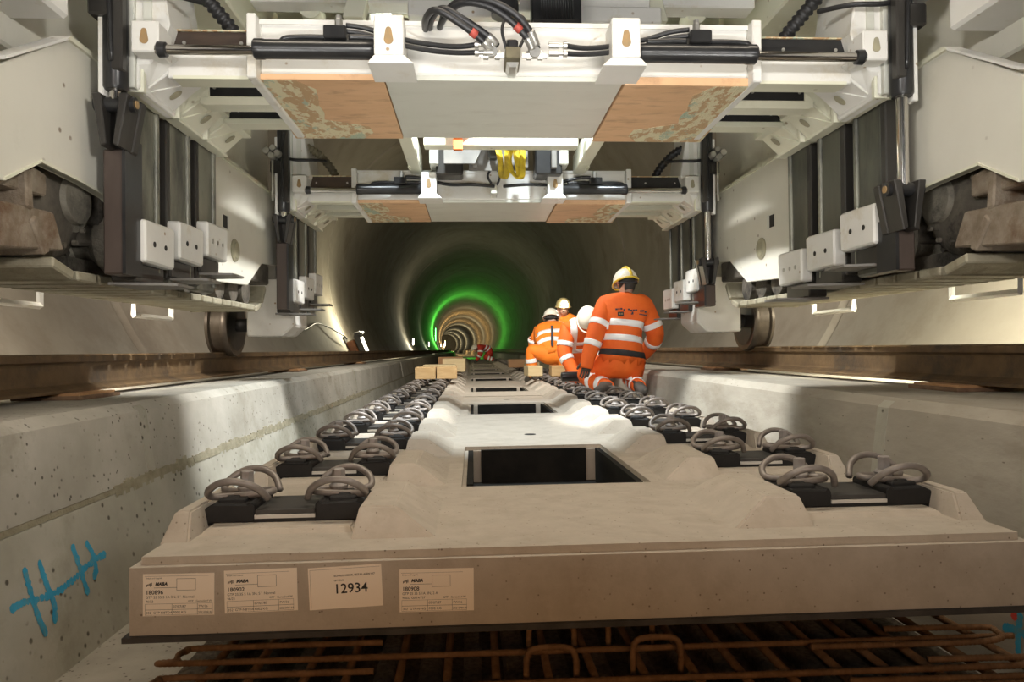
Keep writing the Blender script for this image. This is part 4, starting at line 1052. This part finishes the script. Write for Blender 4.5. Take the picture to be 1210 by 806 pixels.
    for sd in 'LR':
        a, t = P['an'+sd], P['to'+sd]; dd = (t-a).normalized(); kn = P['kn'+sd]; sh = (kn-a).normalized()
        bt = {'s': (a+sh*.10*k, .060*k), 'a': (a, .060*k), 'h': (a-dd*.05*k, .050*k), 'm': (a+(t-a)*.6, (.052*k, .05*k)), 't': (t+dd*.03*k, (.05*k, .042*k))}
        bmx = skin_mesh(bt, [('s', 'a'), ('a', 'h'), ('a', 'm'), ('m', 't')], 'a', 2); bmx.materials.append(MATS['boot']); bmx.polygons.foreach_set('use_smooth', [True]*len(bmx.polygons)); link('boot', bmx, root)
    def band(a, b, t, w_, names, off=.027, m='reflective', nm='reflective_band'):
        A, B = P[a], P[b]; d = (B-A).normalized(); c = A+(B-A)*t
        ok = set(names)
        def kp(p): return bone(p) in ok and (p-c).length < .34*k
        o = shell(me, kp, off*k, nm, m, root, planes=((c-d*w_*k/2, d), (c+d*w_*k/2, -d)))
        return o
    if bands:
        T = [('hip', 'waist'), ('waist', 'chest'), ('hip', 'thL'), ('hip', 'thR'), ('chest', 'shL'), ('chest', 'shR')]
        band('hip', 'chest', .42, .055, T); band('hip', 'chest', .74, .055, T)
        for sd in 'LR':
            band('sh'+sd, 'el'+sd, .62, .05, [('sh'+sd, 'el'+sd)]); band('el'+sd, 'wr'+sd, .35, .05, [('el'+sd, 'wr'+sd)])
            for t in (.42, .72): band('kn'+sd, 'an'+sd, t, .05, [('kn'+sd, 'an'+sd)], .017)
    return root, P, me, bone, band

gz = ZS0+.0
# kneeling worker seen from behind
r1, P1, m1_, b1, band1 = person((1.31, 6.2, gz+.05), dict(hip=(-.03, 0, .30), waist=(-.02, .02, .46), chest=(.02, .05, .70), neck=(.045, .06, .86), head=(.045, .09, .975),
    shL=(-.155, .05, .765), elL=(-.255, -.03, .51), wrL=(-.325, -.05, .31), haL=(-.345, -.06, .21), shR=(.205, .06, .755), elR=(.315, .08, .50), wrR=(.27, .28, .36), haR=(.25, .36, .33),
    thL=(-.14, .02, .23), knL=(-.34, .22, .14), anL=(-.16, -.18, .06), toL=(-.28, -.30, .04), thR=(.09, .0, .22), knR=(.12, .26, .10), anR=(.10, -.14, .06), toR=(.10, -.28, .03)),
    'kneeling worker in an orange jacket with wide reflective bands, seen from behind', (-.25, 1, -.35), rim='helmet_yellow', helmet='helmet_white')
band1('hip', 'chest', .10, .05, [('hip', 'waist'), ('hip', 'thL'), ('hip', 'thR')], .026, 'black_cloth', 'belt')
# printed badge and lettering on the jacket's back
bk = MB(); bk.box(-.15+.055, -.15+.115, 0, .003, 0, .045); 
def on_back(name, boxes, m):
    mb = MB()
    for x, z, w_, h in boxes: mb.box(x-w_/2, x+w_/2, 0, .004, z-h/2, z+h/2)
    o = mb.build(name, m, r1); return o
def back_y(me, x, z):
    best = None
    for v in me.vertices:
        c = v.co; d = (c.x-x)**2+(c.z-z)**2
        if d < .0018 and (best is None or c.y < best): best = c.y
    return (best if best is not None else -.08) - .028
lett = []
for i, ch in enumerate((.022, .016, .02, .014, 0, .018, .02, .016, .02, 0, .016, .022, .018)):
    if ch: lett.append((-.075+.021*i, .735-.0022*i+.004*((i*7) % 3-1), ch*.8, .014))
for i in range(5): lett.append((.125+.014*i, .685-.002*i, .010, .010))
lett += [(.062, .695, .012, .022), (.052, .688, .008, .010)]
mb = MB()
for x, z, w_, h in lett:
    y = back_y(m1_, x, z); mb.box(x-w_/2, x+w_/2, y-.002, y+.012, z-h/2, z+h/2)
mb.build('printed_lettering', 'navy', r1)
mb = MB(); y = back_y(m1_, -.04, .69); mb.box(-.068, -.018, y-.002, y+.012, .672, .707); mb.build('printed_badge', 'black_cloth', r1)
mb = MB(); mb.box(-.058, -.045, y-.004, y, .682, .697).box(-.040, -.027, y-.004, y, .682, .697); mb.build('badge_print', 'hole_rust', r1)

# worker crouching on the slab behind the timber block, back to the camera
r2, P2, m2_, b2, band2 = person((.97, 9.0, gz), dict(hip=(.06, -.06, .36), waist=(.0, .0, .46), chest=(.02, .18, .66), neck=(.05, .27, .76), head=(.05, .36, .85),
    shL=(-.14, .16, .66), elL=(-.20, .22, .48), wrL=(-.08, .38, .36), haL=(-.02, .46, .32), shR=(.19, .18, .68), elR=(.28, .30, .48), wrR=(.18, .46, .34), haR=(.14, .54, .30),
    thL=(-.05, -.08, .36), knL=(-.27, -.04, .45), anL=(-.22, -.02, .09), toL=(-.30, .12, .05), thR=(.15, -.06, .34), knR=(.20, -.14, .14), anR=(.24, .22, .09), toR=(.24, .34, .05)),
    'crouching worker in a bright orange jacket with a navy back seam, one knee up', (.1, 1, -.4), jacket='hivis_light', tcolor='hivis_light')
mb = MB()
for i in range(8):
    t = i/7; c = P2['waist'].lerp(P2['chest'], t*1.05); mb.box(c.x-.012, c.x+.012, c.y-.185, c.y-.12, c.z-.02+.04, c.z+.03+.04)
mb.build('navy_seam', 'navy', r2)
# worker with the headlamp facing the camera
r3, P3, m3_, b3, band3 = person((1.27, 10.0, gz), dict(hip=(.06, .25, .42), waist=(.05, .22, .56), chest=(.02, .14, .78), neck=(0, .08, .93), head=(-.01, .0, 1.03),
    shL=(-.18, .10, .82), elL=(-.24, -.02, .58), wrL=(-.16, -.22, .44), haL=(-.12, -.30, .40), shR=(.20, .12, .80), elR=(.27, .0, .56), wrR=(.16, -.18, .44), haR=(.12, -.26, .40),
    thL=(-.06, .24, .38), knL=(-.14, .0, .08), anL=(-.12, .40, .08), toL=(-.12, .52, .05), thR=(.16, .26, .38), knR=(.16, .0, .08), anR=(.16, .42, .08), toR=(.16, .54, .05)),
    'worker facing the camera with a shining headlamp on a white helmet', (0, -1, -.12), jacket='hivis_light', tcolor='hivis_light', lamp=True, helmet='helmet_glow_tint')
# worker bent forward between the others
r4, P4, m4_, b4, band4 = person((1.12, 7.55, gz+.02), dict(hip=(.10, .30, .36), waist=(.09, .20, .48), chest=(.02, .02, .63), neck=(.03, -.10, .70), head=(.06, -.20, .74),
    shL=(-.12, .02, .62), elL=(-.17, -.02, .38), wrL=(-.09, -.10, .20), haL=(-.05, -.14, .12), shR=(.18, .0, .62), elR=(.24, -.05, .40), wrR=(.10, -.14, .22), haR=(.05, -.18, .14),
    thL=(.0, .30, .32), knL=(-.07, .08, .08), anL=(-.05, .44, .08), toL=(-.05, .56, .05), thR=(.20, .30, .32), knR=(.22, .08, .08), anR=(.20, .44, .08), toR=(.20, .56, .05)),
    'worker bent low with a white helmet half hidden behind the kneeling worker', (-.15, -.45, -1), jacket='hivis')
band4('chest', 'shL', .55, .06, [('chest', 'shL'), ('waist', 'chest'), ('chest', 'neck')], .029, 'reflective', 'shoulder_band')
# far worker crouching on the slab line
yf = 22.5
r5, P5, m5_, b5, band5 = person((.36+bend(yf), yf, gz+.06), dict(hip=(.20, .10, .30), waist=(.12, .08, .42), chest=(-.06, .02, .50), neck=(-.18, 0, .47), head=(-.27, 0, .42),
    shL=(-.10, -.16, .46), elL=(-.12, -.20, .24), wrL=(-.20, -.14, .10), haL=(-.24, -.12, .05), shR=(-.08, .18, .46), elR=(-.12, .22, .24), wrR=(-.20, .16, .10), haR=(-.24, .14, .05),
    thL=(.20, .0, .26), knL=(.02, -.10, .14), anL=(.30, -.10, .07), toL=(.38, -.10, .04), thR=(.20, .2, .26), knR=(.02, .24, .12), anR=(.30, .22, .07), toR=(.38, .22, .04)),
    'distant worker in red clothing bent over the slabs deep in the tunnel', (-1, -.2, -.6), jacket='hivis_red', tcolor='hivis_red')

# ------------------------------------------------------------------ tools by the kneeling worker
tl = empty('power_wrench', (.98, 6.75, gz+.13)); tag(tl, 'dark hand tool lying on the fastenings beside the kneeling worker', 'tool')
MB().lathe([(-.16, .03), (-.15, .045), (.05, .048), (.08, .03), (.16, .024)], (0, 0, .05), 'x', 14).build('tool_body', 'black_paint', tl, smooth=True)
MB().tube([(.0, 0, .02), (.03, .06, .0), (.05, .14, .01)], .02, 8).build('tool_handle', 'orange_paint', tl, smooth='all')

# ------------------------------------------------------------------ lamps along the tunnel and added fill lights
def wall_x(z, y, off=0): return XT + bend(y) - math.sqrt(max(0, (RT-off)**2-(z-ZT)**2))
def tube_lamp(y, z, ln, m, power, col, label, off=.18, group='lamps along the left tunnel wall', lr=.08, xo=None):
    xw = (xo+bend(y) if xo is not None else wall_x(z-ln/2-.05, y, .16)); o = empty('tunnel_lamp', (xw, y, z)); tag(o, label, 'lamp', group)
    MB().box(-.10, -.02, -.06, .06, -ln/2-.05, ln/2+.05).build('lamp_housing', 'lamp_body', o, bevel=.01)
    MB().cyl((.02, 0, -ln/2), (.02, 0, ln/2), .024, 10).build('light_tube', m, o, smooth=True)
    MB().box(-.02, .05, -.05, .05, ln/2, ln/2+.05).box(-.02, .05, -.05, .05, -ln/2-.05, -ln/2).build('end_cap', 'lamp_body', o)
    l = point('tunnel_light', (xw+off+.1, y, z), power, col, lr); return o
tube_lamp(38.5, .45, .35, 'tube_on', 110, (1, .95, .72), 'short white tube lamp on the left wall, nearest of the distant lamps')
tube_lamp(55, .45, .35, 'tube_on', 40, (.8, 1, .65), 'short white tube lamp on the left wall beside the green one')
tube_lamp(79, 1.7, 1.4, 'green_on', 950, (.12, 1, .10), 'bright green tube lamp glowing on the left wall', .7)
tube_lamp(92, .6, .4, 'tube_on', 60, (.85, 1, .6), 'small pale tube lamp on the left wall past the green one')
tube_lamp(118, 1.1, .8, 'warm_on', 900, (1, .66, .26), 'warm yellow lamp glowing at the far end of the tunnel', .4, xo=-2.9)
tube_lamp(150, .9, .8, 'warm_on', 900, (1, .68, .30), 'faint yellow lamp, the most distant one in the tunnel', .9)
for yy, pw in ((104, 150), (132, 250), (172, 420), (215, 500), (250, 500), (278, 400)):
    point('tunnel_light', (XT+bend(yy)+1, yy, 3.2), pw, (.9, .8, .5), .2)  # fill lights without fixtures, added to lift the black far tunnel

# work floodlight leaning by the left wall
fo = empty('floodlight', (-2.72+bend(18.6), 18.6, ZB)); tag(fo, 'small floodlight unit leaning beside the left rail', 'lamp')
fo.rotation_euler = (0, R(-22), 0)
MB().box(-.32, -.10, -.18, .18, 0, .58).build('battery_box', 'flood_orange', fo, bevel=.03)
MB().box(-.36, -.31, -.16, .16, .05, .74).build('back_board', 'lamp_body', fo, bevel=.01)
MB().box(-.10, .06, -.14, .14, .02, .66).build('lamp_head', 'lamp_body', fo, bevel=.02)
MB().cyl((.085, -.09, .16), (.085, -.09, .56), .045, 12).build('light_tube', 'tube_on', fo, smooth=True)
MB().prism([(-.10, .62), (.16, .62), (.12, .72), (-.06, .74)], 'y', -.15, .15).build('lamp_hood', 'lamp_body', fo, bevel=.02)
MB().box(-.06, .22, -.13, .13, -.0, .06).build('lamp_foot', 'lamp_body', fo, bevel=.01)
MB().lathe([(0, .03), (.02, .03)], (.17, -.13, .66), 'y', 10).build('pilot_lamp', 'tube_on', fo)
point('flood_light', (-2.72+bend(18.6)-.12, 18.6, .80), 150, (1, .93, .66), .06)
cab = MB().tube(spline([(wall_x(.5, 12)+.06, 12, .62), (wall_x(.4, 14)+.05, 14, .42), (wall_x(.6, 16)+.05, 16, .62), (-3.2, 17.4, .42), (-3.15, 18.0, .30)], 8), .018, 6).build('supply_cable', 'hose_rubber', smooth='all')
tag(cab, 'thin black supply cable sagging along the left wall towards the floodlight', 'cable')
